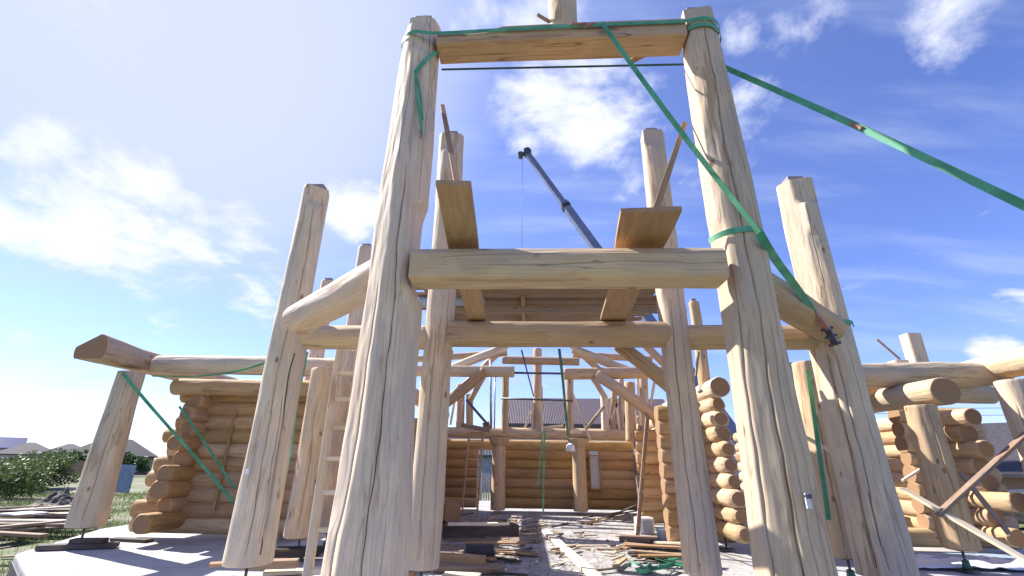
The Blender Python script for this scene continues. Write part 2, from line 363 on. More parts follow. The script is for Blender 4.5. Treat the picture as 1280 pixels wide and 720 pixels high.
def log(mb, p0, p1, rad, seed=0, seg=40, dz=.09, wob=.035, flats=(), cracks=(), cham0=.02, cham1=.02, bend=0., bdir=0., upref=None, spiral=.25, ends=(1, 1), mi0=0, ovalx=1.):
    """hand-peeled log: rad = list of (metres along, radius); flats = (angle, z0, z1, distance, ramp);
    cracks = (angle, z0, z1, width, depth)"""
    rnd = random.Random(seed); p0 = Vector(p0); p1 = Vector(p1); ax, ay, az = frame(p0, p1, upref); Lh = (p1-p0).length
    if not isinstance(rad, (list, tuple)): rad = [(0, rad), (Lh, rad)]
    ph = [rnd.uniform(0, 6.28) for _ in range(10)]; off = rnd.uniform(0, 60); tw = rnd.uniform(-spiral, spiral)
    nz = max(6, int(Lh/dz)); zs = [Lh*i/nz for i in range(nz+1)]
    zs = sorted(set([0, cham0*.35, cham0, Lh-cham1, Lh-cham1*.35, Lh] + [z for z in zs if cham0*1.5 < z < Lh-cham1*1.5]))
    angs = [(2*math.pi*k/seg, 0, None) for k in range(seg)]
    for ci, c in enumerate(cracks):
        wdt = c[3]/interp(rad, Lh/2)
        angs = [q for q in angs if abs(((q[0]-c[0]+math.pi) % (2*math.pi))-math.pi) > wdt*1.1]
        for k, dd in ((-1, 0), (-.35, 1), (.35, 1), (1, 0)): angs.append(((c[0]+wdt*.5*k) % (2*math.pi), dd, ci))
    angs.sort(key=lambda q: q[0]); n = len(angs)
    vs = []; acs = []
    for z in zs:
        R = interp(rad, z)
        ce = 1.0
        if z < cham0: ce = 1-(.0 if cham0 <= 0 else (1-z/cham0)**1.6*min(.35, cham0/R*.7))
        if z > Lh-cham1: ce = 1-((z-(Lh-cham1))/cham1)**1.6*min(.35, cham1/R*.7)
        wander = .05*math.sin(z*2.1+ph[5])+.03*math.sin(z*5.3+ph[6])+.012*math.sin(z*17+ph[7])+tw*(z/Lh-.5)
        cx = bend*math.sin(math.pi*z/Lh)*math.cos(bdir); cy = bend*math.sin(math.pi*z/Lh)*math.sin(bdir)
        for (a0, dpt, ci) in angs:
            a = a0+wander
            q = Vector((math.cos(a)*1.3, math.sin(a)*1.3, z*.9+off))
            r = R*(1+wob*noise.noise(q*1.4)*1.6+wob*.55*noise.noise(Vector((q.x*3.1, q.y*3.1, z*1.3+off)))+wob*.35*math.sin(2*a+ph[1]+z*.5)) * ce
            x, y = r*math.cos(a)*ovalx, r*math.sin(a)
            for (fa, z0, z1, dist, ramp) in flats:
                if z0-ramp < z < z1+ramp:
                    k = sst(z0-ramp, z0, z)*(1-sst(z1, z1+ramp, z))
                    dist_ = -dist*R if dist < 0 else dist; dd = R*1.15+(dist_-R*1.15)*k; pn = x*math.cos(fa)+y*math.sin(fa)
                    if pn > dd: x -= (pn-dd)*math.cos(fa); y -= (pn-dd)*math.sin(fa)
            if dpt:
                c = cracks[ci]; k = sst(c[1]-.02, c[1]+.5, z)*(1-sst(c[2]-.5, c[2]+.02, z))
                k *= .65+.35*math.sin(z*3+ph[8]+ci)
                rr = math.hypot(x, y); s_ = 1-c[4]*k/max(rr, .01); x *= s_; y *= s_
            vs.append(p0+ax*(x+cx)+ay*(y+cy)+az*z); acs.append((x, y, z+off))
    fs = []; mi = []; sm = []
    for i in range(len(zs)-1):
        for k in range(n):
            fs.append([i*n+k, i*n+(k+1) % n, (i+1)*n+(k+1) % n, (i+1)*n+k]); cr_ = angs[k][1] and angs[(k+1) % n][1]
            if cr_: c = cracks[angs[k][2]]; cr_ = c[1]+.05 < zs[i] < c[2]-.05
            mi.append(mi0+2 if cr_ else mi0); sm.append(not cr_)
    mb.add(vs, fs, acs, mi, sm)
    for e, i in ((0, 0), (1, len(zs)-1)):
        base = i*n; vv = vs[base:base+n]; aa = acs[base:base+n]
        c = sum(vv, Vector((0, 0, 0)))/n; vv = list(vv)+[c]; aa = list(aa)+[(0, 0, aa[0][2])]
        ff = [[(k+1) % n, k, n] if e == 0 else [k, (k+1) % n, n] for k in range(n)]
        mb.add(vv, ff, aa, mi0+1 if ends[e] else mi0, False)

def post_surface(x, y, c, r):
    d = ray(x, y); ox, oy = CAM.x-c[0], CAM.y-c[1]; a_ = d.x**2+d.y**2; b_ = 2*(ox*d.x+oy*d.y); cc = ox*ox+oy*oy-r*r
    t_ = (-b_-math.sqrt(max(0, b_*b_-4*a_*cc)))/(2*a_); return CAM+d*t_
def smooth_path(pts, sub=6):
    pts = [Vector(p) for p in pts]
    if len(pts) < 3: return [pts[0].lerp(pts[-1], i/sub) for i in range(sub+1)]
    o = []
    for i in range(len(pts)-1):
        a = pts[max(i-1, 0)]; b = pts[i]; c = pts[i+1]; d = pts[min(i+2, len(pts)-1)]
        for k in range(sub):
            t = k/sub; o.append(.5*((2*b)+(c-a)*t+(2*a-5*b+4*c-d)*t*t+(3*b-a-3*c+d)*t**3))
    o.append(pts[-1]); return o
def ribbon(mb, pts, wd=.05, th=.004, side=None, twist=0., mi=0, sub=6):
    """flat webbing; side = width direction hint (vector or list per input point)"""
    P = smooth_path(pts, sub); n = len(P); vs = []; acs = []; d = 0; o = RNG.uniform(0, 40); nrmp = None
    for i, p in enumerate(P):
        t = (P[min(i+1, n-1)]-P[max(i-1, 0)]).normalized()
        s_ = Vector(side) if side is not None else Vector((0, 0, 1))
        s_ = s_-t*s_.dot(t)
        if s_.length < .1: s_ = (nrmp if nrmp else Vector((1, 0, 0))); s_ = s_-t*s_.dot(t)
        s_.normalize(); nrmp = s_; nn = t.cross(s_)
        if twist:
            a = twist*i/(n-1); s_, nn = s_*math.cos(a)+nn*math.sin(a), nn*math.cos(a)-s_*math.sin(a)
        if i: d += (p-P[i-1]).length
        for (x, y) in ((-.5, -.5), (.5, -.5), (.5, .5), (-.5, .5)):
            vs.append(p+s_*wd*x+nn*th*y); acs.append((x*wd, y*th, d+o))
    fs = []
    for i in range(n-1):
        for k in range(4): fs.append([i*4+k, i*4+(k+1) % 4, (i+1)*4+(k+1) % 4, (i+1)*4+k])
    fs += [[3, 2, 1, 0], [n*4-4, n*4-3, n*4-2, n*4-1]]
    mb.add(vs, fs, acs, mi, False)
def poly_prism(mb, pts, z0, z1, mi=0):
    n = len(pts); vs = [Vector((p[0], p[1], z0)) for p in pts]+[Vector((p[0], p[1], z1)) for p in pts]
    fs = [list(range(n))[::-1], list(range(n, 2*n))]+[[i, (i+1) % n, n+(i+1) % n, n+i] for i in range(n)]
    mb.add(vs, fs, [tuple(q) for q in vs], mi)

# ------------------------------------------------------------------ ground and slab
GZ = -.75
mb = MB(); G = 40; S = 900
def gh(x, y):
    d = math.hypot(x, y); return GZ+.10*noise.noise(Vector((x*.12, y*.12, 0)))*min(1, max(0, (d-9)/8))+.04*noise.noise(Vector((x*.6, y*.6, 3)))
xs = [-S, -400, -200, -120]+[-80+2*i for i in range(81)]+[120, 200, 400, S]
ys = [-S, -300, -100, -40]+[-20+2*i for i in range(61)]+[140, 200, 400, S]
vs = [Vector((x, y, gh(x, y))) for y in ys for x in xs]; nx = len(xs)
fs = [[j*nx+i, j*nx+i+1, (j+1)*nx+i+1, (j+1)*nx+i] for j in range(len(ys)-1) for i in range(nx-1)]
mb.add(vs, fs, [tuple(q) for q in vs], 0, True)
g = mb.build('ground', M['ground'], origin=Vector((0, 0, 0))); g['kind'] = 'structure'
SLAB = [(-8.45, 8.35), (-7.2, 7.3), (-4.6, 5.2), (-2.6, 2.4), (3.3, 2.4), (5.3, 5.2), (8.2, 7.3), (9.5, 8.4), (10.6, 11.2), (10.6, 21), (-9.6, 21), (-9.6, 11.2)]
mb = MB(); poly_prism(mb, SLAB, -.95, 0)
s = mb.build('concrete_floor', M['slab'], origin=Vector((0, 0, 0))); s['kind'] = 'structure'
bm_ = s.modifiers.new('b', 'BEVEL'); bm_.width = .05; bm_.segments = 3
# dark membrane skirt on the slab edge
mb = MB()
for a, b in zip(SLAB, SLAB[1:]+SLAB[:1]):
    a = Vector((a[0], a[1], -.12)); b = Vector((b[0], b[1], -.12)); dirn = (b-a).normalized(); nr = Vector((dirn.y, -dirn.x, 0))
    vsx = [a+nr*.012, b+nr*.012, b+nr*.03-Vector((0, 0, .6)), a+nr*.03-Vector((0, 0, .6)), a-nr*.01, b-nr*.01, b-nr*.01-Vector((0, 0, .6)), a-nr*.01-Vector((0, 0, .6))]
    mb.add(vsx, [[0, 1, 2, 3], [7, 6, 5, 4], [0, 4, 5, 1], [2, 6, 7, 3], [0, 3, 7, 4], [1, 5, 6, 2]], [tuple(q) for q in vsx])
sk = mb.build('foundation_membrane', M['black'], origin=Vector((0, 0, 0))); tag(sk, 'black waterproof membrane round the edge of the white slab', 'membrane')

# ------------------------------------------------------------------ posts
def post(x, y, ztop, prof, seed, label, group=None, flats=(), cracks=(), tenon=True, mat='post', z0=.33, jack='green', name='log_post', seg=48, lean=(0, 0), topcut=None, cham=.012):
    t = thing(name, (x, y, 0), label, 'post', group)
    mb = MB(); H = ztop-z0
    log(mb, (x, y, z0), (x+lean[0], y+lean[1], ztop), [(max(0, z-z0), r) for z, r in prof], seed, seg=seg, dz=.06, wob=.045, flats=[(a, q0-z0, q1-z0, d, rp) for a, q0, q1, d, rp in flats],
        cracks=[(a, q0-z0, q1-z0, w_, d) for a, q0, q1, w_, d in cracks], cham0=.02, cham1=cham, bend=.015, bdir=seed)
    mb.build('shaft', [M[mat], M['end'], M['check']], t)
    r = prof[-1][1]
    if tenon:
        mb = MB(); bx(mb, (x+lean[0], y+lean[1]+.02, ztop+.045), (r*.95, r*.8, .09)); mb.build('tenon', M['tenon'], t)
    if z0 > 0.05:
        mb = MB(); tube(mb, [(x, y, .03), (x, y, z0+.05)], .018, 8); mb.build('threaded_rod', M['steel'], t)
        mb = MB(); bx(mb, (x, y, z0-.012), (.26, .26, .02)); mb.build('head_plate', M['steel'], t); mb = MB(); bx(mb, (x, y, .04), (.22, .22, .014)); mb.build('base_plate', M['steel'], t)
        if jack == 'green':
            mb = MB(); tube(mb, [(x, y, .05), (x, y, .17)], [.06, .045], 12); mb.build('jack_nut', M['green_paint'], t)
    return t
FLp = (-1.25, 4.0); FRp = (1.925, 4.0)
A = math.radians
front_posts = 'pair of tall front gate posts'
post(*FLp, 6.37, [(.33, .34), (1.0, .315), (2.0, .275), (3.1, .25), (4.2, .245), (5.5, .215), (6.37, .19)], 11,
     'tall front log post left of the gate with a green strap tail', None,
     flats=[(A(-128), 1.2, 5.6, -.90, .5), (A(-68), .3, 2.8, -.93, .4), (A(0), 3.05, 3.75, .15, .30), (A(-62), 5.85, 6.5, .135, .15), (A(-100), 6.22, 6.6, .12, .04), (A(180), 6.2, 6.6, .15, .12), (A(-20), 5.75, 6.6, .16, .15)],
     cracks=[(A(-75), .4, 4.2, .010, .05), (A(-115), .4, 3.0, .012, .05), (A(-40), 3.4, 6.2, .009, .04), (A(-95), 4.2, 6.2, .008, .04)])
post(*FRp, 6.40, [(.33, .31), (1.0, .285), (2.0, .255), (3.1, .245), (4.2, .245), (5.5, .225), (6.55, .195)], 12,
     'tall front log post right of the gate with long drying cracks', None,
     flats=[(A(172), .3, 6.6, -.72, .1), (A(-118), .3, 2.6, -.93, .3), (A(180), 2.75, 3.55, .155, .16), (A(-100), 6.22, 6.6, .12, .04), (A(180), 6.0, 6.6, .15, .25)],
     cracks=[(A(-97), .4, 6.2, .016, .07), (A(-60), .4, 5.6, .012, .06), (A(-135), .4, 3.2, .012, .06), (A(-30), .5, 5.2, .010, .04), (A(-78), .4, 2.6, .009, .04)])
RLp = (-1.27, 6.2); RRp = (1.97, 6.2)
post(*RLp, 6.5, [(.33, .215), (2, .20), (6.5, .195)], 13, 'slender second-row log post behind the left gate post, ladderless and honey coloured below', None,
     flats=[(A(-80), 6.2, 6.6, .12, .1)], cracks=[(A(-95), .4, 3.2, .009, .04), (A(-50), .4, 4.2, .009, .04)])
post(*RRp, 6.5, [(.33, .225), (2, .21), (6.5, .20)], 14, 'slender second-row log post behind the right gate post with knots and curved cracks', None,
     flats=[(A(175), .3, 6.6, -.74, .1), (A(-90), 6.22, 6.6, .13, .08), (A(180), 2.9, 3.9, .15, .2)], cracks=[(A(-110), .4, 3.6, .011, .05), (A(-75), .4, 4.4, .009, .04), (A(-45), .4, 3.0, .009, .04)])
OLp = (-3.36, 6.2); ORp = (4.05, 6.2)
post(*OLp, 5.5, [(.33, .27), (1.5, .245), (3.2, .235), (5.5, .215)], 15, 'outer left log post with square-cut top, dark groove and a small white paper tag', None,
     flats=[(A(-50), 5.2, 5.6, .13, .12), (A(20), 3.6, 5.6, .17, .3), (A(-20), .3, 2.9, .235, .2)], cracks=[(A(-35), .4, 2.9, .05, .12), (A(-75), .4, 3.4, .011, .05), (A(-48), .5, 2.3, .012, .05), (A(-60), 3.4, 5.2, .009, .04), (A(-110), 3.9, 5.3, .008, .03)])
post(*ORp, 5.55, [(.33, .30), (1.5, .275), (3.2, .26), (5.5, .235)], 16, 'outer right log post with bright flat-hewn sunlit side and teal strap round it', None,
     flats=[(A(185), .3, 3.2, -.74, .1), (A(-152), 3.3, 5.6, .16, .15), (A(-100), 5.15, 5.6, .15, .1), (A(-125), 3.2, 4.6, .19, .10)],
     cracks=[(A(-146), .4, 2.9, .05, .12), (A(-120), .4, 3.0, .011, .05), (A(-85), .4, 3.0, .009, .04), (A(-100), 3.6, 5.1, .008, .03)])
PLp = (-7.98, 9.0); PRp = (8.75, 8.75)
post(*PLp, 3.1, [(.33, .29), (1.5, .26), (3.1, .22)], 17, 'far left leaning-looking log post standing on a thin steel pin at slab corner', None, tenon=False, jack=None, cracks=[(A(-60), .4, 2.4, .01, .04)])
post(*PRp, 3.0, [(.33, .29), (1.5, .27), (3.1, .25)], 18, 'shaded log post at the far right edge of the photo under the wing beam', None, tenon=False, cracks=[(A(-150), .4, 2.6, .012, .05)])
# second line of wing posts
post(-3.72, 8.3, 3.05, [(.33, .26), (3, .24)], 19, 'yellow honey-coloured log post between outer left post and the ladder', None, tenon=False, mat='beam', cracks=[(A(-80), .4, 2.5, .01, .05)])
post(-3.28, 8.95, 3.6, [(.33, .22), (3.6, .20)], 20, 'pale grooved log post behind the tall ladder on the left', None, tenon=False, cracks=[(A(-85), .35, 3.3, .035, .08)])
post(4.42, 7.5, 3.05, [(.33, .24), (3, .21)], 21, 'weathered brown log post in the gap between the two right front posts', None, tenon=False, mat='beam', cracks=[(A(-120), .4, 2.5, .01, .05)])
post(6.72, 8.4, 2.5, [(.33, .245), (2.9, .215)], 22, 'stout shaded log post under the protruding log end on the right wing', None, tenon=False, mat='beam', cracks=[(A(-100), .4, 2.5, .012, .05), (A(-60), .4, 2.5, .009, .05)])
# posts whose tops show behind the building
def plain_log(name, p0, p1, rad, seed, label, cat='log beam', mat='beam', group=None, **kw):
    mb = MB(); log(mb, p0, p1, rad, seed, **kw)
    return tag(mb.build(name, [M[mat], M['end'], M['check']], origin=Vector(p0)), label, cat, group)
post(PY(458, 310, 9).x, 9, PY(458, 310, 9).z, [(.33, .2), (5, .17)], 23, 'distant log post whose square top shows above the left diagonal beam', None)
post(PY(411, 350, 10.5).x, 10.5, PY(411, 352, 10.5).z, [(.33, .2), (5, .16)], 24, 'distant log post barely showing beside the outer left post', None, flats=[(A(-90), 3.9, 5, .11, .1)])
pt = PY(878, 378, 9.2)
post(pt.x+.08, 9.9, PY(878, 378, 9.9).z, [(2.9, .13), (5, .11)], 25, 'notched log post showing between the two right posts above the beam', None, mat='beam', z0=2.95, jack=None)
pt = PY(1137, 418, 11.5)
mb = MB(); box(mb, (pt.x, 11.5, 3.2), (pt.x, 11.5, pt.z), .34, .30); q = PY(1128, 452, 11.35); box(mb, (q.x-.15, 11.3, 3.3), (q.x-.15, 11.3, q.z), .32, .3)
tag(mb.build('squared_post', M['white_board'], origin=Vector((pt.x, 11.5, 3.2))), 'pale squared post with stepped notch standing above the right wing', 'post')

# ------------------------------------------------------------------ gate beams
BZ = 3.2
def hbeam(x0, x1, y, z, r, seed, label, flats=(), mat='beam', z1=None, y1=None, **kw):
    return plain_log('log_beam', (x0, y, z), (x1, y if y1 is None else y1, z if z1 is None else z1), r, seed, label, mat=mat, flats=flats, upref=(0, 0, 1), **kw)
# in the beam frame: x = horizontal across, y = up  (axis +X: local x = +Y world, local y = +Z)
hbeam(-1.04, 1.68, 3.80, 3.125, [(0, .205), (3, .195)], 31, 'flat-hewn middle front beam joining the two tall gate posts',
      flats=[(A(90), -1, 9, .15, .1), (A(-90), -1, 9, .15, .1), (A(180), -1, 9, .185, .1), (A(180), -1, .30, .155, .25), (A(180), 2.4, 9, .155, .2), (A(135), -1, 9, .175, .1)], wob=.03, seg=56, cham0=.006, cham1=.006,
      cracks=[(A(160), .2, 2.7, .007, .03), (A(190), .5, 2.9, .006, .02)])
hbeam(-1.04, 1.74, 3.98, 5.99, [(0, .18), (3, .19)], 32, 'topmost front beam between the gate post tops bound with a green strap',
      flats=[(A(180), -1, 9, .155, .1), (A(90), -1, 9, .14, .1), (A(-90), -1, 9, .125, .1), (A(150), -1, .5, .13, .4)], wob=.03, seg=48, cham0=.006, cham1=.006, mat='beam', z1=6.06)
hbeam(-1.20, 1.90, 6.2, 3.16, [(0, .19), (3.1, .19)], 33, 'rear lower beam between the two second-row posts',
      flats=[(A(90), -1, 9, .16, .1), (A(-90), -1, 9, .16, .1), (A(180), -1, .25, .14, .3)], wob=.03)
hbeam(-3.25, -1.40, 6.25, 3.12, [(0, .165), (1.9, .165)], 34, 'short beam from the outer left post to the second-row left post', wob=.03)
hbeam(2.10, 3.95, 6.25, 3.14, [(0, .175), (1.9, .165)], 35, 'short beam from the second-row right post to the outer right post', wob=.03, flats=[(A(90), -1, 9, .15, .1)])
a = Vector((-1.28, 4.15, 3.30)); b = Vector((-3.03, 5.70, 3.20))
plain_log('log_beam', a, b, [(0, .19), (1.2, .20), (2.8, .215)], 36, 'sunlit diagonal beam from left gate post to outer left post', mat='post', upref=(0, 0, 1), wob=.05, flats=[(A(-90), -1, 9, .175, .2)], cham1=.05)
a = Vector((1.93, 4.2, 3.30)); b = Vector((3.92, 6.0, 3.20))
plain_log('log_beam', a, b, [(0, .19), (2.8, .20)], 37, 'shaded diagonal beam from right gate post to outer right post carrying the ratchet', mat='beam', upref=(0, 0, 1), wob=.04, flats=[(A(90), -1, 9, .17, .1)])
# king post on the top beam
kt = thing('king_post', (.42, 4.12, 6.2), 'short round king post cut by the top of the photo above the top beam', 'post')
mb = MB(); log(mb, (.42, 4.15, 6.20), (.42, 4.15, 7.7), [(0, .175), (1.5, .165)], 38, flats=[(A(-90), -.1, .25, .12, .12)], cracks=()); mb.build('shaft', [M['post'], M['end']], kt)
mb = MB(); tube(mb, [(.25, 4.12, 6.52), (.10, 4.07, 6.58)], .022, 8); mb.build('peg', M['old_board'], kt)
# braces just behind the top beam (bits of wood seen under it)
p = PY(790, 75, 4.6); q = PY(812, 66, 4.25)
mb = MB(); box(mb, p, q+Vector((.1, 0, .1)), .09, .05); tag(mb.build('wood_block', M['board'], origin=p), 'small board scrap poking out under the top beam', 'board')

# king post pencil mark and paper tags
mk = MB()
def on_post(c, r, ang, z): return Vector((c[0]+math.cos(ang)*r, c[1]+math.sin(ang)*r, z))

# ------------------------------------------------------------------ wing beams
plain_log('log_beam', (-7.8, 9.35, 3.32), (-2.9, 9.35, 3.22), [(0, .20), (4.9, .20)], 41, 'long pale plate log over the left wing running behind the outer left post', mat='post', upref=(0, 0, 1), flats=[(A(-90), -1, 9, .17, .2)], bend=.03, bdir=1.6)
plain_log('log_beam', (-7.6, 9.75, 2.93), (-2.9, 9.75, 2.9), [(0, .17), (4.7, .17)], 42, 'lower honey plate log directly under the long left wing beam', upref=(0, 0, 1))
plain_log('log_beam', (-8.2, 8.2, 3.38), (-8.05, 13.5, 3.34), [(0, .33), (1.0, .27), (5.4, .21)], 43, 'plate log end cut square and dark, overhanging the far left post', mat='post', upref=(0, 0, 1), flats=[(A(-90), -1, 9, .17, .2), (A(60), -1, .5, .20, .4)], cham0=.012)
plain_log('log_beam', (4.1, 9.3, 3.22), (9.2, 9.3, 3.22), [(0, .22), (2.5, .23), (3.6, .25), (5.1, .21)], 44, 'long plate log over the right wing with drooping swollen middle', mat='post', upref=(0, 0, 1), flats=[(A(180), -1, 1.3, .17, .2)], bend=.04, bdir=-1.6)
plain_log('log_beam', (8.95, 7.3, 3.34), (8.95, 13.2, 3.28), [(0, .22), (1.2, .24), (5.9, .22)], 45, 'sunlit plate log rising to the right edge over the right wing', mat='post', upref=(0, 0, 1))
plain_log('log_beam', (4.6, 9.8, 2.90), (7.3, 9.8, 2.90), [(0, .17), (2.7, .17)], 46, 'lower honey plate log directly under the long right wing beam', upref=(0, 0, 1))
plain_log('log_beam', (7.15, 8.3, 2.74), (6.9, 13.5, 2.80), [(0, .235), (.9, .22), (5.2, .2)], 47, 'big round log end jutting from under the right wing plate log', mat='post', upref=(0, 0, 1), ovalx=1.15)
plain_log('log_beam', (6.9, 10.1, 2.95), (9.6, 10.1, 2.95), [(0, .17), (2.7, .2)], 48, 'bright log spanning behind the right edge post toward the right wall', mat='post', upref=(0, 0, 1))

# ------------------------------------------------------------------ log walls
def log_wall(p0, p1, z0, n, r, label, seed, ends=(0, 0), openings=(), group=None, mat='wall', half=False, e_fun=None, cham=.02, seg=24):
    """horizontal logs stacked between p0 and p1 (ground points); e_fun(i) -> extra length before p0 / after p1"""
    p0 = Vector((p0[0], p0[1], 0)); p1 = Vector((p1[0], p1[1], 0)); d = (p1-p0).normalized(); Lw = (p1-p0).length
    t = thing('log_wall', p0, label, 'log wall', group); rnd = random.Random(seed); step = 2*r*.86
    for i in range(n):
        z = z0+r+i*step+(step/2 if half else 0)
        e0, e1 = (e_fun(i) if e_fun else ends)
        segs = [(-e0, Lw+e1)]
        for (s0, s1, za, zb) in openings:
            if za-r*.3 < z < zb+r*.3:
                ns = []
                for (a, b) in segs:
                    if s0 > a and s1 < b: ns += [(a, s0+rnd.uniform(-.01, .01)), (s1+rnd.uniform(-.01, .01), b)]
                    else: ns.append((a, b))
                segs = ns
        for (a, b) in segs:
            mb = MB(); rr = r*rnd.uniform(.94, 1.07); k = rnd.random() < .5
            log(mb, p0+d*a+Vector((0, 0, z)), p0+d*b+Vector((0, 0, z)), [(0, rr*(1.08 if k else .97)), (b-a, rr*(.97 if k else 1.08))], rnd.random()*1000, seg=seg, dz=.16, wob=.04, cham0=cham, cham1=cham, upref=(0, 0, 1),
                flats=[(A(90), -1, 99, rr*.93, .1), (A(-90), -1, 99, rr*.93, .1)])
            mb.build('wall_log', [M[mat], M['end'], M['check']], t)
    return t
# left wing wall faces the camera; cross wall's log ends jut out at the corner
lw = (-7.05, 10.15)
log_wall(lw, (-4.5, 10.15), .08, 10, .165, 'left wing log wall facing the camera under the plate logs', 51, e_fun=lambda i: (.95-.055*i+.12*math.sin(i*2.3), 0), seg=28)
log_wall(lw, (-7.05, 15), .06, 9, .165, 'left wing cross wall whose round log ends jut toward the camera', 52, half=True, e_fun=lambda i: ([1.05, .6, .85, .8, .45, .75, .5, .62, .45][i], 0), cham=.05, seg=32)
# right wing
log_wall((4.9, 10.3), (8.55, 10.3), .08, 9, .165, 'right wing log wall facing the camera behind the stout post', 54, ends=(.3, .75), openings=[(1.25, 2.75, .5, 2.6)], seg=24, mat='beam')
log_wall((8.45, 10.3), (8.45, 15), .06, 8, .17, 'right wing end wall whose sunlit log ends jut toward the camera', 55, mat='beam', half=True, e_fun=lambda i: ([1.0, .7, 1.25, .8, .75, .95, .7, .9][i], 0), cham=.03, seg=30)
log_wall((6.35, 12.8), (6.35, 15), .06, 8, .16, 'inner right wing partition seen as a column of small bright log ends', 56, mat='beam', half=True, ends=(.3, 0), seg=20)
log_wall((6.6, 14.2), (9, 14.2), .08, 9, .16, 'rear log wall of the right wing seen through its window opening', 57)
# hall
log_wall((2.72, 10.35), (3.75, 10.35), .08, 9, .165, 'short log stub wall right of the hall with sawn sunlit left ends', 58, ends=(0, .25))
log_wall((3.76, 10.3), (3.76, 16.8), .06, 9, .165, 'right hall side wall whose bevelled log ends catch the sun', 59, mat='beam', half=True, e_fun=lambda i: (1.12-.05*i+.04*math.sin(i*4), 0), cham=.09, seg=30)
log_wall((2.85, 13.3), (3.65, 13.3), .08, 8, .165, 'second stub wall deeper in the hall on the right', 60)
log_wall((-3.0, 16.8), (3.5, 16.8), .08, 7, .175, 'back log wall of the hall with narrow doorway and small window', 61, openings=[(1.25, 1.72, -1, 1.80), (5.02, 5.34, .75, 1.72)], seg=24)
log_wall((-3.0, 10.6), (-3.0, 16.8), .08, 8, .165, 'left hall side wall in shade behind the second-row post', 62)
log_wall((-3.9, 10.5), (-2.1, 10.5), .08, 8, .165, 'short log stub wall left of the hall behind the ladder', 63)
# door and window linings
t = thing('window', (2.18, 16.6, .7), 'small pale window in the hall back wall right of the log column', 'window')
mb = MB(); bx(mb, (2.18, 16.66, 1.22), (.34, .05, .98)); mb.build('frosted_pane', M['paper'], t)
mb = MB()
for dx in (-.17, .17): box(mb, (2.18+dx, 16.6, .72), (2.18+dx, 16.6, 1.74), .04, .12)
box(mb, (2.0, 16.6, 1.75), (2.36, 16.6, 1.75), .12, .04); box(mb, (2.0, 16.6, .71), (2.36, 16.6, .71), .12, .04); mb.build('frame', M['board'], t)

# hall columns and back plate
for (x, sd, lb) in ((-1.0, 71, 'left log column standing before the hall back wall beside the doorway'), (1.6, 72, 'right log column standing before the hall back wall left of the small window')):
    t = thing('log_column', (x, 16.0, 0), lb, 'column')
    mb = MB(); log(mb, (x, 16.0, .1), (x, 16.0, 2.0), [(0, .23), (1.9, .21)], sd, seg=28); mb.build('shaft', [M['beam'], M['end']], t)
    mb = MB(); log(mb, (x, 16.0, 1.98), (x, 16.0, 2.26), [(0, .22), (.12, .30), (.28, .36)], sd+5, seg=24); mb.build('capital', [M['beam'], M['end']], t)
plain_log('log_beam', (-3.2, 16.1, 2.42), (3.3, 16.1, 2.40), [(0, .17), (6.5, .18)], 73, 'round plate log along the top of the hall back wall', upref=(0, 0, 1))
plain_log('log_beam', (3.76, 9.35, 2.95), (3.76, 16.8, 2.85), [(0, .2), (7, .19)], 74, 'bright plate log on top of the right hall side wall', mat='post', upref=(0, 0, 1))
plain_log('log_beam', (-3.0, 8.6, 3.12), (-3.0, 16.8, 3.05), [(0, .18), (7, .18)], 75, 'plate log on top of the left hall side wall', mat='post', upref=(0, 0, 1))

# trusses over the hall
def L2(name, a, b, Y, r, seed, label, mat='beam', Y2=None, cat='roof timber', **kw):
    return plain_log(name, PY(a[0], a[1], Y), PY(b[0], b[1], Y2 or Y), r, seed, label, cat, mat, upref=None, **kw)
L2('collar_beam', (628, 450), (724, 452), 15, .13, 81, 'grey-green round collar log high at the back of the roof frame')
L2('hammer_beam', (515, 463), (643, 464), 12.5, .165, 82, 'left hammer beam with a cleanly cut end pointing to mid hall', flats=[(A(90), -1, 9, .12, .1)])
L2('hammer_beam', (705, 467), (828, 465), 12.5, .165, 83, 'right hammer beam with a cleanly cut end pointing to mid hall', flats=[(A(90), -1, 9, .13, .1)])
L2('rafter', (560, 462), (632, 434), 12.8, .12, 84, 'left roof rafter lit along its upper edge', mat='post')
L2('rafter', (716, 436), (786, 464), 12.8, .12, 85, 'right roof rafter sloping down to the hammer beam')
L2('arch_brace', (545, 512), (606, 464), 12.4, .15, 86, 'curved arch brace under the left hammer beam', bend=.12, bdir=0)
L2('arch_brace', (745, 468), (824, 524), 12.4, .15, 87, 'curved arch brace under the right hammer beam', bend=.12, bdir=3.1)
L2('arch_brace', (772, 430), (870, 512), 9.6, .15, 88, 'dark near arch brace crossing beside the second-row right post', bend=-.1, bdir=0)
L2('arch_brace', (560, 436), (548, 462), 9.6, .14, 89, 'small near arch brace peeking out beside the second-row left post')
L2('rafter', (540, 520), (640, 425), 15.6, .11, 90, 'rear left rafter rising toward the collar log')
L2('rafter', (812, 520), (708, 425), 15.6, .11, 91, 'rear right rafter rising toward the collar log')
L2('king_post', (672, 541), (672, 436), 16.1, .15, 92, 'central upright log of the rear roof frame', cat='post')
L2('queen_post', (631, 541), (632, 462), 16.0, .12, 93, 'slim upright left of centre in the rear roof frame', cat='post')
L2('queen_post', (712, 543), (712, 462), 16.0, .13, 94, 'slim upright right of centre in the rear roof frame', cat='post')
L2('wall_post', (587, 541), (587, 493), 16.1, .12, 95, 'upright log on the left hall wall near the small lamp', cat='post')
L2('wall_post', (757, 541), (755, 496), 16.1, .13, 96, 'white sunlit upright log on the right hall wall', mat='post', cat='post')
L2('wall_post', (575, 541), (576, 480), 16.2, .14, 97, 'thick upright under the left arch brace', cat='post')
L2('wall_post', (789, 552), (787, 478), 13.4, .15, 98, 'thick upright under the right arch brace', cat='post')
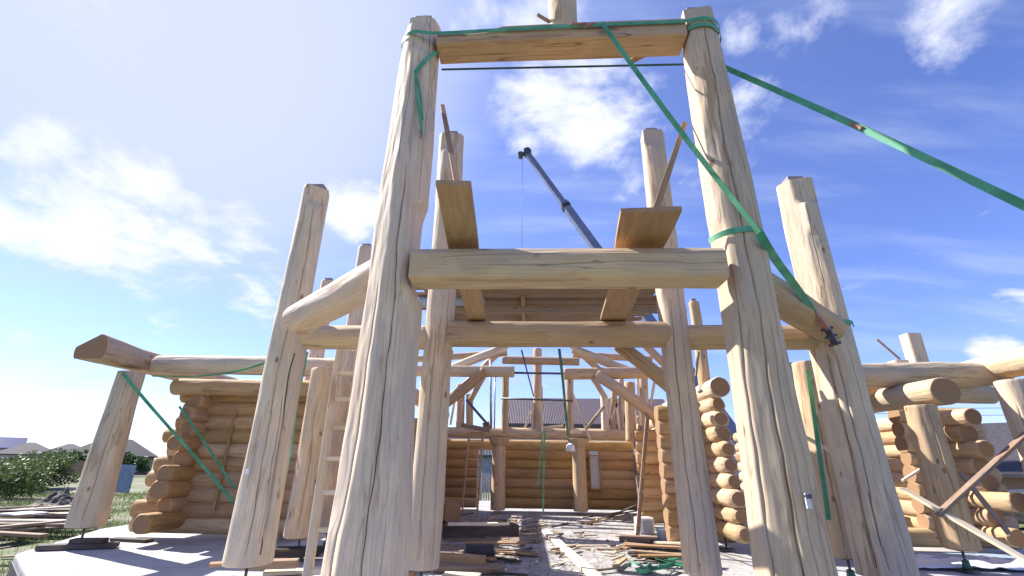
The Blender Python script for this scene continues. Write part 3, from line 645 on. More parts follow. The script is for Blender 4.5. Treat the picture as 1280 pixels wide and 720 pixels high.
L2('purlin', (520, 449), (634, 441), 15.2, .11, 101, 'slim left purlin log meeting the collar log')
L2('purlin', (716, 443), (815, 449), 15.2, .11, 102, 'slim right purlin log meeting the collar log')
L2('strut', (735, 462), (757, 498), 14.8, .09, 103, 'short strut under the right hammer beam near the sunlit post', cat='brace')
L2('strut', (607, 466), (588, 500), 14.8, .09, 104, 'short strut under the left hammer beam above the ladder', cat='brace')
L2('rafter', (800, 425), (846, 470), 12.0, .10, 105, 'steep rafter glimpsed just left of the second-row right post')
L2('wall_post', (766, 541), (768, 484), 16.2, .11, 106, 'slim shaded upright right of the sunlit wall post', cat='post')
L2('wall_post', (779, 541), (776, 474), 16.2, .10, 107, 'slim upright close to the batten cluster on the right wall', cat='post')
L2('wall_post', (806, 548), (804, 470), 13.4, .13, 108, 'upright log between dark brace and second-row right post', mat='post', cat='post')
# steel tie and dark rods
def rod(a, b, r, name, label, mat='steel', cat='rod'):
    mb = MB(); tube(mb, [a, b], r, 8); return tag(mb.build(name, M[mat], origin=Vector(a)), label, cat)
rod(PY(643, 466, 12.5), PY(706, 467, 12.5), .03, 'tie_rod', 'thin black steel tie rod between the hammer beams')
rod(PY(613, 450, 13.5), PY(614, 536, 13.5), .035, 'scaffold_tube', 'left of two thin vertical scaffold tubes over the back wall', 'galv')
rod(PY(619, 470, 13.5), PY(618, 536, 13.5), .02, 'scaffold_tube', 'right and thinner of two vertical scaffold tubes over the back wall', 'galv')
rod(PY(626, 498, 15.8), PY(716, 501, 15.8), .03, 'tie_rod', 'thin horizontal rod fixed across the three rear uprights')
rod(PY(583, 500, 14.5), PY(610, 531, 14.5), .04, 'brace_pipe', 'dark slanting pipe brace left above the back wall', 'steel')
rod(PY(755, 508, 14.5), PY(733, 536, 14.5), .05, 'brace_pipe', 'brown slanting pole right above the back wall', 'old_board')
rod(PY(652, 438, 10), PY(667, 495, 13), .018, 'lifting_wire', 'thin dark wire hanging beside the central upright', 'steel', 'wire')

# temporary white battens standing on the back and side walls
BAT = [((635, 488), (632, 540), 16.1, 'white batten upright just left of the wire'), ((666, 503), (666, 541), 16.0, 'white batten upright left against the central log'),
       ((677, 483), (678, 553), 15.85, 'long white batten upright right of the central log'), ((651, 537), (704, 532), 16.1, 'white batten lying flat across the back wall top'),
       ((664, 513), (655, 538), 16.1, 'short white batten leaning left at the central log'), ((716, 492), (738, 551), 15.85, 'long white batten leaning right of the right upright'),
       ((569, 497), (563, 531), 16.1, 'leftmost slanting white batten on the left hall wall'), ((578, 502), (573, 535), 16.1, 'second slanting white batten on the left hall wall'),
       ((763, 497), (761, 543), 16.1, 'white batten upright beside the sunlit wall post'), ((773, 500), (757, 541), 16.1, 'white batten crossing leftward on the right hall wall'),
       ((770, 503), (775, 542), 16.1, 'white batten crossing rightward on the right hall wall'), ((778, 505), (784, 540), 16.1, 'white batten slightly leaning on the right hall wall'),
       ((784, 500), (780, 535), 16.1, 'thin white batten between leaning battens on the right wall'), ((789, 491), (796, 530), 13.3, 'tall white batten before the thick upright on the right'),
       ((797, 468), (801, 532), 13.3, 'tallest white batten near the dark arch brace'), ((805, 487), (811, 512), 13.3, 'short white batten beside the second-row right post'),
       ((818, 478), (812, 512), 13.3, 'rightmost slanting white batten beside the right post')]
for i, (a, b, Y, lb) in enumerate(BAT):
    mb = MB(); box(mb, PY(a[0], a[1], Y), PY(b[0], b[1], Y), .075, .035, upref=(0, 1, 0)); tag(mb.build('batten', M['white_board'], origin=PY(a[0], a[1], Y)), lb, 'batten', 'temporary battens round the roof frame')
mb = MB(); box(mb, PY(577, 531, 14.6), PY(612, 538, 14.6), .25, .12); box(mb, PY(604, 533, 14.6), PY(612, 531, 14.6), .2, .2)
tag(mb.build('wood_block', M['old_board']), 'dark blocking pile on top of the left back wall', 'block')
mb = MB(); box(mb, PY(714, 540, 15), PY(727, 540, 15), .25, .1); tag(mb.build('wood_block', M['white_board']), 'pale wood block on the back wall above the right column', 'block')

# ------------------------------------------------------------------ planks and deck
def plank(p0, p1, w0, w1, th, mat, label, name='plank', roll=0., group=None, up=(0, 0, 1)):
    p0 = Vector(p0); p1 = Vector(p1); ax, ay, az = frame(p0, p1, up); Lh = (p1-p0).length; n = 14; vs = []; acs = []; o = RNG.uniform(0, 50)
    if roll: c, s_ = math.cos(roll), math.sin(roll); ax, ay = ax*c+ay*s_, ay*c-ax*s_
    rl, rr_ = RNG.uniform(0, 9), RNG.uniform(0, 9)
    for i in range(n+1):
        t = i/n; wd = w0+(w1-w0)*t; jl = .03*wd*math.sin(t*9+rl); jr = .04*wd*math.sin(t*7+rr_); sag = -.01*math.sin(t*math.pi)
        for (x, y) in ((-wd/2+jl, -th/2), (wd/2+jr, -th/2), (wd/2+jr, th/2), (-wd/2+jl, th/2)):
            vs.append(p0+ax*x+ay*(y+sag)+az*(Lh*t)); acs.append((x, y, Lh*t+o))
    fs = [[i*4+k, i*4+(k+1) % 4, (i+1)*4+(k+1) % 4, (i+1)*4+k] for i in range(n) for k in range(4)]+[[3, 2, 1, 0], [n*4, n*4+1, n*4+2, n*4+3]]
    mb = MB(); mb.add(vs, fs, acs); return tag(mb.build(name, M[mat], origin=p0), label, 'plank', group)
plank((-.55, 2.84, 3.39), (-.76, 6.45, 3.36), .27, .25, .04, 'board', 'left scaffold plank laid from front beam to rear beam, seen from below')
plank((.97, 3.24, 3.39), (1.17, 6.45, 3.36), .45, .31, .04, 'board', 'right wider scaffold plank laid from front beam to rear beam')
def batten(a, b, w_, th, mat, label, name='batten'):
    mb = MB(); box(mb, a, b, w_, th); return tag(mb.build(name, M[mat], origin=Vector(a)), label, 'board')
batten(PY(553, 132, 4.28), PZ(574, 243, 3.42), .05, .03, 'board', 'thin brown stake leaning on the left gate post above its plank', 'stake')
batten(PY(856, 154, 4.22), PZ(818, 268, 3.42), .055, .03, 'board', 'thin brown stake leaning on the right gate post above its plank', 'stake')
# deck of old boards behind the second row
dk = thing('scaffold_deck', (.1, 7.4, 3.95), 'weathered board deck seen from below behind the gate beams', 'scaffold deck')
rd = random.Random(4)
y = 6.43
while y < 9.4:
    wdt = rd.uniform(.14, .2); mb = MB(); x0 = -1.75+rd.uniform(-.15, .15); x1 = 2.05+rd.uniform(-.2, .2)
    z = 3.97+rd.uniform(0, .012); box(mb, (x0, y+wdt/2, z), (x1, y+wdt/2, z+rd.uniform(-.006, .006)), wdt-.002, .035); mb.build('deck_board', M['old_board'], dk); y += wdt
for x in (-1.45, -.1, 1.55):
    mb = MB(); box(mb, (x, 6.8, 3.88), (x, 9.4, 3.86), .06, .12); mb.build('deck_joist', M['board'], dk)
for (yy, xa, xb) in ((7.0, -1.55, 2.36), (9.2, -1.98, 3.16)):
    mb = MB(); box(mb, (xa-.1, yy, 3.77), (xb+.1, yy, 3.77), .06, .1); mb.build('bearer', M['old_board'], dk)
    for x in (xa, xb):
        mb = MB(); box(mb, (x, yy, .02), (x, yy, 3.72), .07, .07); mb.build('deck_leg', M['board'], dk)
rod(PY(524, 378, 6.85), PY(606, 374, 6.95), .09, 'pipe', 'grey plastic pipe lying under the board deck on the left', 'blue_sheet', 'pipe')

# ------------------------------------------------------------------ ladders
def ladder(p0, p1, wd, n, label, mat='board', side=(1, 0, 0), rr=.02, rw=.045, step_t=None):
    t = thing('ladder', p0, label, 'ladder'); p0 = Vector(p0); p1 = Vector(p1); sd = Vector(side).normalized()
    for k in (-.5, .5):
        mb = MB(); box(mb, p0+sd*wd*k, p1+sd*wd*k, rw, rw*1.7, upref=tuple(sd.cross((p1-p0).normalized()))); mb.build('rail', M[mat], t)
    for i in range(n):
        q = p0.lerp(p1, (i+.6)/n); mb = MB(); box(mb, q-sd*(wd/2+.04), q+sd*(wd/2+.04), rr*2, rr*1.6); mb.build('rung', M[mat], t)
    return t
lb0 = PZ(408, 748, 0); lt = PY(446, 425, 7.4)
ladder(lb0, Vector((lt.x, 7.4, lt.z)), .52, 8, 'tall home-made wooden ladder between the left log posts', 'white_board', rw=.08, rr=.035)
h0 = PZ(584, 648, 0); ladder(Vector((h0.x, 15.0, 0)), Vector((h0.x+.02, 15.9, 2.55)), .45, 9, 'small ladder leaning on the hall back wall left of doorway', 'beam', rw=.05, rr=.024)
ladder((2.32, 11.3, .02), (3.05, 12.4, 2.75), .30, 8, 'dark steel ladder leaning against the right stub wall with pale rungs', 'old_board', side=(.35, .93, 0))

# ------------------------------------------------------------------ timbers on the right wing
batten(PY(1004, 545, 6.9), PY(1052, 571, 6.9), .09, .03, 'white_board', 'white batten fixed behind the outer right post')
batten(PY(1310, 716, 6.9), PY(1128, 611, 8.2), .15, .04, 'white_board', 'long pale board sloping down to the right across the right wing')
batten(PY(1284, 541, 7.9), PY(1172, 644, 7.75), .11, .05, 'old_board', 'grey diagonal board rising to the right edge post')
batten(PY(1152, 548, 10.0), PY(1177, 640, 10.0), .05, .04, 'white_board', 'thin upright batten in the right wing window')
batten(PY(1156, 583, 10.05), PY(1128, 601, 10.05), .05, .04, 'white_board', 'thin short slanting batten in the right wing window')
batten(PY(1096, 424, 11), PY(1125, 449, 11), .05, .03, 'old_board', 'dark stick poking up left of the notched squared post')
batten(PY(1200, 590, 9.0), PY(1262, 668, 8.6), .08, .04, 'old_board', 'brown board leaning across the right log ends')
batten(PY(873, 440, 9.0), PY(870, 470, 9.0), .04, .04, 'old_board', 'dark stick between second-row and front right posts')
batten(PY(296, 508, 10.0), PY(266, 640, 9.9), .06, .03, 'board', 'thin brown lath leaning on the left wing wall')
batten(PY(1215, 655, 9.7), PY(1180, 625, 9.7), .05, .04, 'old_board', 'thin dark stick behind the pale sloping board')

# ------------------------------------------------------------------ straps
def strap(pts, label, wd=.05, side=(0, 0, 1), twist=0., sub=6, parts=None, mat='web'):
    t = thing('ratchet_strap', Vector(pts[0]), label, 'strap')
    mb = MB(); ribbon(mb, pts, wd, .004, side, twist, 0, sub); mb.build('webbing', M[mat], t); return t
def wrap(c, r, z, a0, a1, n=10, dz=0.):
    return [Vector((c[0]+math.cos(A(a0+(a1-a0)*i/n))*r, c[1]+math.sin(A(a0+(a1-a0)*i/n))*r, z+dz*i/n)) for i in range(n+1)]
def add_web(t, pts, wd=.05, side=(0, 0, 1), twist=0., sub=6, mat='web', name='webbing'):
    mb = MB(); ribbon(mb, pts, wd, .004, side, twist, 0, sub); mb.build(name, M[mat], t)
s1 = strap(wrap(FLp, .225, 6.0, -200, -70, 8)+[Vector((-.9, 3.80, 6.0)), Vector((.4, 3.79, 6.05)), Vector((1.6, 3.80, 6.09))]+wrap(FRp, .235, 6.10, -110, 40, 8),
           'green strap tight along the top beam round both gate posts', .045)
add_web(s1, wrap(FRp, .235, 6.02, -150, 30, 10, -.05), .05)
mb = MB(); q = Vector((.72, 3.77, 6.065)); box(mb, q, q+Vector((-.12, -.015, -.08)), .018, .012); box(mb, q+Vector((-.08, 0, -.005)), q+Vector((-.26, 0, -.01)), .018, .018); mb.build('ratchet', M['red'], s1)
s2 = strap([Vector((-1.05, 4.22, 5.90)), Vector((1.95, 4.26, 5.95))], 'dark teal strap stretched straight behind the top of the gate', .03, mat='web_dark')
e = PY(1285, 259, 2.6); mid = PY(1072, 158, 3.3)
s3 = strap([PY(896, 80, 4.15), mid, e, e+(e-mid)*.6], 'green strap running from the right gate post top out past the right edge', .055, side=(0, -.3, 1), sub=10)
mb = MB(); dd = (e-mid).normalized(); box(mb, mid-dd*.07, mid+dd*.05, .03, .03); mb.build('hook', M['red'], s3)
pA = Vector((.80, 3.77, 6.07)); pB = PY(949, 291, 3.66)
s4 = strap([pA.lerp(pB, k/6)-Vector((0, 0, .05*math.sin(math.pi*k/6))) for k in range(7)], 'long green strap from top beam down across the right gate post', .05, side=(1, 0, .6), twist=1.3, sub=8)
s5 = strap(wrap(FRp, .262, 3.45, -165, -20, 12, .05), 'green strap looped round the right gate post and ratcheted to outer post', .055)
o_ = PY(1030, 408, 5.95)
add_web(s5, [pB, PY(957, 305, 3.72), PY(972, 328, 4.1), PY(996, 360, 4.62), PY(1017, 390, 5.2)], .075, side=(1, -.6, .6))
add_web(s5, wrap(ORp, .285, 3.27, -150, -20, 10), .055)
mb = MB(); a = PY(1016, 389, 5.2); b = PY(1034, 411, 5.38); box(mb, a, b, .07, .05); mb.build('ratchet_handle', M['red'], s5)
mb = MB(); c = PY(1044, 430, 5.5); box(mb, b, c, .07, .045)
for k in (0, .5, 1): q = b.lerp(c, k); tube(mb, [q-Vector((.07, 0, .02)), q+Vector((.065, 0, .02))], .018, 8)
mb.build('ratchet_frame', M['steel'], s5)
s6 = strap([post_surface(552, 64, FLp, .235), post_surface(541, 68, FLp, .26), post_surface(530, 77, FLp, .27), post_surface(519, 91, FLp, .275)], 'green strap slanting round the left gate post top with hanging tail', .045)
q = post_surface(519, 91, FLp, .28); add_web(s6, [q, post_surface(521, 122, FLp, .285), post_surface(526, 150, FLp, .285), post_surface(527, 168, FLp, .28)], .026, side=(1, 0, 0), twist=.5); add_web(s6, [q, post_surface(525, 115, FLp, .28), post_surface(528, 150, FLp, .28)], .022, side=(1, 0, 0), twist=-.6)
mb = MB(); a = post_surface(527, 168, FLp, .28); box(mb, a, a-Vector((0, 0, .04)), .03, .015); mb.build('hook', M['red'], s6)
s7 = strap([PY(153, 466, 8.7), PY(190, 510, 8.9), PY(250, 578, 9.4), PY(292, 628, 9.7)], 'thick green strap from far left post down to the left wall', .07, side=(1, 0, 0))
s8 = strap([PY(224, 508, 9.5), PY(262, 562, 9.6), PY(294, 612, 9.75)], 'thinner green strap crossing the left wing wall', .05, side=(1, 0, 0))
s9 = strap([PY(336, 452, 9.0), PY(300, 463, 9.02), PY(250, 470, 9.05), PY(190, 470, 9.1)], 'green strap sagging along the left wing plate log', .05, side=(0, -1, .5))
s10 = strap([PY(384, 440, 7.2), PY(372, 500, 7.0), PY(362, 570, 6.8), PY(350, 628, 6.7)], 'slack green strap hanging between outer left post and yellow post', .045, side=(1, 0, 0), twist=.6)
s11 = strap([PY(1010, 462, 6.6), PY(1018, 520, 6.6), PY(1026, 580, 6.6), PY(1036, 650, 6.6)], 'wide green strap hanging between front right and outer right posts', .055, side=(1, -.3, 0))
s12 = strap([PY(699, 436, 9.5), PY(704, 480, 10.5), PY(710, 545, 12)], 'dark green strap hanging down through the right of the roof frame', .06, side=(1, 0, 0), mat='green_paint')
s13 = strap([PY(681, 538, 10.5), PY(680, 580, 10.5), PY(679, 642, 10.5)], 'thin green cord hanging to the hall floor at centre', .03, side=(1, 0, 0))
s14 = strap([PY(678, 540, 10.6), PY(675, 580, 10.6), PY(672, 607, 10.6)], 'short green cord end hanging above the hall floor', .025, side=(1, 0, 0))
lamp = thing('work_lamp', PY(713, 558, 12.5), 'small white work lamp hanging before the right log column', 'lamp')
mb = MB(); c = PY(713, 560, 12.5); tube(mb, [c+Vector((0, 0, .12)), c+Vector((0, 0, .06)), c-Vector((0, 0, .08))], [.03, .10, .12], 14); mb.build('shade', M['sheet'], lamp)
mb = MB(); tube(mb, [c+Vector((0, 0, .1)), PY(712, 470, 12.5)], .008, 5); mb.build('cord', M['black'], lamp)

# marks and tags
c0 = PY(1010, 622, 3.70); tgm = thing('paper_tag', c0, 'small paper note with dark pencil strokes on the right gate post', 'note')
c0 = post_surface(1010, 626, FRp, .318); nrm_ = Vector((c0.x-FRp[0], c0.y-FRp[1], 0)).normalized(); sd_ = Vector((-nrm_.y, nrm_.x, 0)); upz = Vector((0, 0, 1))
tgm.location = c0
mb = MB(); box(mb, c0-sd_*.018, c0+sd_*.018, .010, .10, upref=(0, 0, 1)); mb.build('paper', M['paper'], tgm)
mb = MB()
for dx, hh in ((-.03, .018), (-.012, .03), (.006, .03), (.02, .03)):
    q = c0+sd_*dx+nrm_*.012+upz*.03; box(mb, q-upz*hh/2, q+upz*hh/2, .007, .006)
mb.build('pencil_mark', M['ink'], tgm)
c0 = post_surface(309, 590, OLp, .262); nrm_ = Vector((c0.x-OLp[0], c0.y-OLp[1], 0)).normalized(); sd_ = Vector((-nrm_.y, nrm_.x, 0))
mb = MB(); box(mb, c0-sd_*.03, c0+sd_*.03, .012, .05); tag(mb.build('paper_tag', M['sheet'], origin=c0), 'small white paper tag on the outer left post', 'note')

# ------------------------------------------------------------------ post feet blocks and things on the slab
def loose(p0, p1, w_, th, mat, label, name='board', group=None, cat='board'):
    mb = MB(); box(mb, p0, p1, w_, th); return tag(mb.build(name, M[mat], origin=Vector(p0)), label, cat, group)
loose((-8.35, 8.62, .05), (-7.3, 9.0, .05), .22, .08, 'dark_board', 'dark timber pad under the far left post pin')
loose((-7.95, 8.8, .13), (-7.45, 8.9, .13), .20, .07, 'dark_board', 'short dark block stacked on the far left pad')
loose((-8.0, 9.75, .03), (-7.2, 9.62, .03), .18, .05, 'dark_board', 'dark strip under the left wall corner')
loose(PZ(262, 706, .22), PZ(292, 704, .22), .16, .04, 'board', 'flat board offcut beside the outer left post foot')
loose(PZ(305, 706, .15), PZ(372, 704, .15), .2, .1, 'old_board', 'weathered timber pad beneath the outer left post')
loose(PZ(345, 690, .12), PZ(400, 689, .12), .3, .12, 'dark_board', 'dark timber pad beneath the yellow wing post')
loose(PZ(330, 716, .03), PZ(405, 712, .03), .25, .04, 'white_board', 'pale board lying in front of the ladder foot')
loose((1.9, 11.0, .05), (3.3, 10.6, .05), .4, .08, 'old_board', 'grey board stack base before the right stub wall')

# hall floor clutter
for k, (x_, y_, lb) in enumerate(((-1.55, 9.2, 'nearest brown sheet added as shade on the hall floor'), (-.75, 11.2, 'middle brown sheet added as shade on the hall floor'), (-1.3, 13.4, 'farthest brown sheet added as shade on the hall floor'))):  # thin brown sheets added to darken the floor where shade lies
    mb = MB(); bx(mb, (x_, y_, .012+.004*k), (1.9, 1.6, .018), .06*(k-1)); tag(mb.build('floor_shade_sheet', M['old_board'], origin=Vector((x_, y_, .01))), lb, 'shade sheet')
loose(PZ(548, 699, .10), PZ(604, 703, .10), .22, .16, 'board', 'squared timber on the floor left with a pale top', 'timber', cat='timber')
loose(PZ(545, 709, .05), PZ(630, 712, .05), .28, .08, 'old_board', 'grey timber on the floor nearest the left post', 'timber', cat='timber')
loose(PZ(555, 719, .04), PZ(600, 721, .04), .2, .06, 'white_board', 'white board edge at the bottom left of the hall floor', 'timber', cat='timber')
loose(PZ(555, 664, .12), PZ(645, 662, .12), .5, .24, 'dark_board', 'long dark timber pile low on the left of the hall', 'timber', cat='timber')
loose(PZ(560, 655, .3), PZ(622, 655, .3), .15, .05, 'white_board', 'pale board on top of the dark timber pile', 'timber', cat='timber')
loose(PZ(548, 634, .3), PZ(566, 641, .3), .4, .4, 'board', 'pale box-like timber beside the second-row left post', 'timber', cat='timber')
loose(PZ(682, 664, .05), PZ(752, 728, .05), .17, .05, 'white_board', 'long pale board lying diagonally in the sunlit floor patch', 'plank', cat='plank')
rl = thing('membrane_roll', PZ(600, 688, .12), 'dark membrane roll lying on the hall floor', 'roll'); mb = MB(); a = PZ(582, 690, .12); b = PZ(617, 690, .12)
tube(mb, [a, b], .12, 16); mb.build('roll_body', M['black'], rl); mb = MB(); tube(mb, [a-Vector((.03, 0, 0)), b+Vector((.03, 0, 0))], .04, 10); mb.build('core', M['tarp'], rl)
pc = PZ(808, 668, 0); bxo = thing('white_crate', pc, 'white box with grey side standing at the ladder foot', 'box')
mb = MB(); bx(mb, pc+Vector((0, .15, .17)), (.36, .3, .34), .2); mb.build('box_body', M['sheet'], bxo)
mb = MB(); bx(mb, pc+Vector((.05, .0, .17)), (.22, .03, .24), .2); mb.build('side_panel', M['blue_sheet'], bxo)
pc = PZ(831, 680, 0); bk = thing('bucket', pc, 'blue-grey bucket holding a stick beside the right stub wall', 'bucket')
mb = MB(); tube(mb, [pc+Vector((0, 0, .01)), pc+Vector((0, 0, .27)), pc+Vector((0, 0, .28))], [.11, .15, .155], 20); mb.build('bucket_body', M['blue_sheet'], bk)
mb = MB(); box(mb, pc+Vector((0, 0, .1)), pc+Vector((.1, .1, .62)), .025, .025); mb.build('stick', M['board'], bk)
# stacked loose slabs, right floor
for i in range(9):
    a = PZ(780+RNG.uniform(-6, 30), 682+RNG.uniform(-5, 14), .05+.05*(i % 3)); b = a+Vector((RNG.uniform(.7, 1.3), RNG.uniform(-.5, .3), RNG.uniform(-.03, .03)))
    loose(a, b, RNG.uniform(.08, .2), .03, ['old_board', 'dark_board', 'board'][i % 3], 'loose scrap board in the pile on the right of the hall floor', 'scrap_board', 'scrap boards piled right of the sunlit floor')
for i in range(7):
    a = PZ(560+RNG.uniform(0, 70), 668+RNG.uniform(-6, 30), .04); b = a+Vector((RNG.uniform(.4, 1.2), RNG.uniform(-.4, .4), 0))
    loose(a, b, RNG.uniform(.06, .16), .03, ['old_board', 'dark_board', 'board'][i % 3], 'loose scrap board on the shaded left of the hall floor', 'scrap_board', 'scrap boards on the shaded hall floor')
for i in range(6):
    a = PZ(735+RNG.uniform(0, 50), 642+RNG.uniform(0, 8), .05); b = a+Vector((RNG.uniform(.6, 1.4), RNG.uniform(-.4, .4), RNG.uniform(0, .5)))
    loose(a, b, RNG.uniform(.06, .14), .03, ['old_board', 'dark_board', 'dark_board'][i % 3], 'scrap board leaning in the dark right rear hall corner', 'scrap_board', 'scrap boards in the rear hall corner')
# offcuts: clustered, of many sizes
ro = random.Random(31); cl = [(PZ(ro.uniform(560, 830), 645+ro.random()**1.2*70, 0), ro.uniform(.15, .7)) for _ in range(24)]
for i in range(190):
    c, sp = ro.choice(cl); a = Vector((c.x+ro.gauss(0, sp), c.y+ro.gauss(0, sp), .012+ro.random()*.05)); an = ro.gauss(.2, .9); l_ = .04+ro.random()**2.5*.75
    b = a+Vector((math.cos(an)*l_, math.sin(an)*l_, ro.uniform(-.01, .06)*(l_ > .2)))
    if a.x > 3.2 or a.x < -2.4: continue
    loose(a, b, ro.uniform(.015, .05+.1*ro.random()**2), ro.uniform(.008, .04), ro.choice(['board', 'old_board', 'old_board', 'dark_board', 'beam', 'white_board']), 'wood offcut scattered loose on the hall floor', 'wood_offcut', 'wood offcuts scattered on the hall floor', 'offcut')
# sawdust and shavings
mb = MB(); rs = random.Random(9)
for i in range(6500):
    c = Vector((rs.gauss(.6, 2.4), rs.uniform(6.6, 15.5), .006+rs.random()*.02)); s_ = rs.uniform(.004, .016); a_ = rs.uniform(0, 6.28)
    d1 = Vector((math.cos(a_), math.sin(a_), rs.uniform(-.3, .3)))*s_; d2 = Vector((-math.sin(a_), math.cos(a_), rs.uniform(-.3, .3)))*s_*.5
    vs = [c-d1-d2, c+d1-d2, c+d1+d2, c-d1+d2]; mb.add(vs, [[0, 1, 2, 3]], [tuple(q) for q in vs])
tag(mb.build('wood_shavings', M['board'], origin=Vector((0, 0, 0))), 'pale wood shavings strewn over the hall floor', 'shavings', kind='stuff')
mb = MB()
for i in range(3500):
    c = Vector((rs.gauss(-.6, 1.2), rs.uniform(6.6, 15.5), .03+rs.random()*.015)); s_ = rs.uniform(.006, .03); a_ = rs.uniform(0, 6.28)
    d1 = Vector((math.cos(a_), math.sin(a_), rs.uniform(-.3, .3)))*s_; d2 = Vector((-math.sin(a_), math.cos(a_), rs.uniform(-.3, .3)))*s_*.4
    vs = [c-d1-d2, c+d1-d2, c+d1+d2, c-d1+d2]; mb.add(vs, [[0, 1, 2, 3]], [tuple(q) for q in vs])
tag(mb.build('bark_litter', M['dark_board'], origin=Vector((0, 0, 0))), 'dark bark litter strewn over the left of the hall floor', 'bark litter', kind='stuff')
# green strap heap bottom right of hall
hp = thing('strap_heap', PZ(826, 712, 0), 'heap of loose green webbing at the foot of right post', 'strap')
for k in range(5):
    base = PZ(808+10*k, 706+RNG.uniform(0, 12), 0); pts = [base+Vector((RNG.uniform(-.25, .25), RNG.uniform(-.25, .25), RNG.uniform(.02, .14))) for _ in range(6)]
    mb = MB(); ribbon(mb, pts, .06, .005, (.3, .3, 1), 1.5, 0, 8); mb.build('webbing_loop', M['web'], hp)
# plastic film and panels on the right wing slab
mb = MB(); vs = []; nxx, nyy = 26, 12; p00 = Vector((6.0, 8.5, .03))
for j in range(nyy):
    for i in range(nxx):
        p = p00+Vector((i*.13, j*.09, 0)); p.z = .03+.10*abs(noise.noise(Vector((i*.35, j*.35, 2))))+.05*abs(noise.noise(Vector((i*.9, j*.9, 5)))); p.x += .2*noise.noise(Vector((0, j*.4, 1))); vs.append(p)
fs = [[j*nxx+i, j*nxx+i+1, (j+1)*nxx+i+1, (j+1)*nxx+i] for j in range(nyy-1) for i in range(nxx-1)]
mb.add(vs, fs, [tuple(q) for q in vs], 0, True)
pf = mb.build('plastic_film', M['sheet'], origin=p00); sd = pf.modifiers.new('s', 'SOLIDIFY'); sd.thickness = .004
tag(pf, 'crumpled white plastic film on the slab below the right wing', 'plastic film')
for k in range(3):
    mb = MB(); bx(mb, (6.3+k*1.15, 9.55, .04), (1.1, .5, .05)); tag(mb.build('insulation_panel', M['blue_sheet'], origin=Vector((6.3+k*1.15, 9.5, .04))),
        ['left blue-grey panel under the right wing wall', 'middle blue-grey panel under the right wing wall', 'right blue-grey panel under the right wing wall'][k], 'panel')

# ------------------------------------------------------------------ crane
tip = PY(659, 192, 40); low = PY(745, 310, 38.5); dirc = (low-tip).normalized(); foot = tip+dirc*((tip.z-2.2)/-dirc.z)
cr = thing('mobile_crane', (foot.x, foot.y, GZ), 'distant mobile crane with long grey telescopic boom rising behind the gate', 'crane')
def boomsec(t0, t1, w_):
    a = tip+(foot-tip)*t0; b = tip+(foot-tip)*t1; mb = MB(); box(mb, a, b, w_, w_*1.2, upref=(0, 1, 0)); mb.build('boom_section', M['boom'], cr)
boomsec(0, .24, .52); boomsec(.22, .5, .70); boomsec(.48, .76, .78); boomsec(.74, 1.0, 1.0)
for t_ in (.235, .495, .755):
    a = tip+(foot-tip)*t_; mb = MB(); box(mb, a-dirc*.2, a+dirc*.2, .72+t_*.4, .8+t_*.4, upref=(0, 1, 0)); mb.build('collar', M['black'], cr)
mb = MB(); tube(mb, [tip+Vector((0, -.45, .1)), tip+Vector((0, .45, .1))], .38, 16); tube(mb, [tip+Vector((-.7, -.35, -.2)), tip+Vector((-.7, .35, -.2))], .26, 14); box(mb, tip+Vector((-.8, 0, -.2)), tip+Vector((.4, 0, .3)), .5, .2); mb.build('boom_head', M['steel'], cr)
mb = MB(); hk = tip+Vector((-.5, 0, -15)); tube(mb, [hk+Vector((0, 0, .5)), hk+Vector((0, 0, .3)), hk-Vector((0, 0, .3)), hk-Vector((0, 0, .5))], [.1, .28, .28, .1], 12); tube(mb, [hk-Vector((0, 0, .5)), hk-Vector((.0, 0, .9)), hk+Vector((.2, 0, -1.1)), hk+Vector((.35, 0, -.85))], .06, 8); mb.build('hook_block', M['black'], cr)
mb = MB(); tube(mb, [tip+Vector((-.5, 0, -.2)), tip+Vector((-.5, 0, -15))], .018, 5); mb.build('hoist_cable', M['steel'], cr)
mb = MB(); bx(mb, (foot.x+1, foot.y, GZ+1.3), (9, 2.6, .7)); mb.build('chassis', M['steel'], cr)
mb = MB(); bx(mb, (foot.x-4.8, foot.y, GZ+1.9), (2.2, 2.5, 2.0)); mb.build('cab', M['navy'], cr)
for dx in (-4.5, -1.5, 2.5, 4):
    for sy in (-1.2, 1.2):
        mb = MB(); tube(mb, [(foot.x+dx, foot.y+sy-.2, GZ+.55), (foot.x+dx, foot.y+sy+.2, GZ+.55)], .55, 18); mb.build('wheel', M['black'], cr)

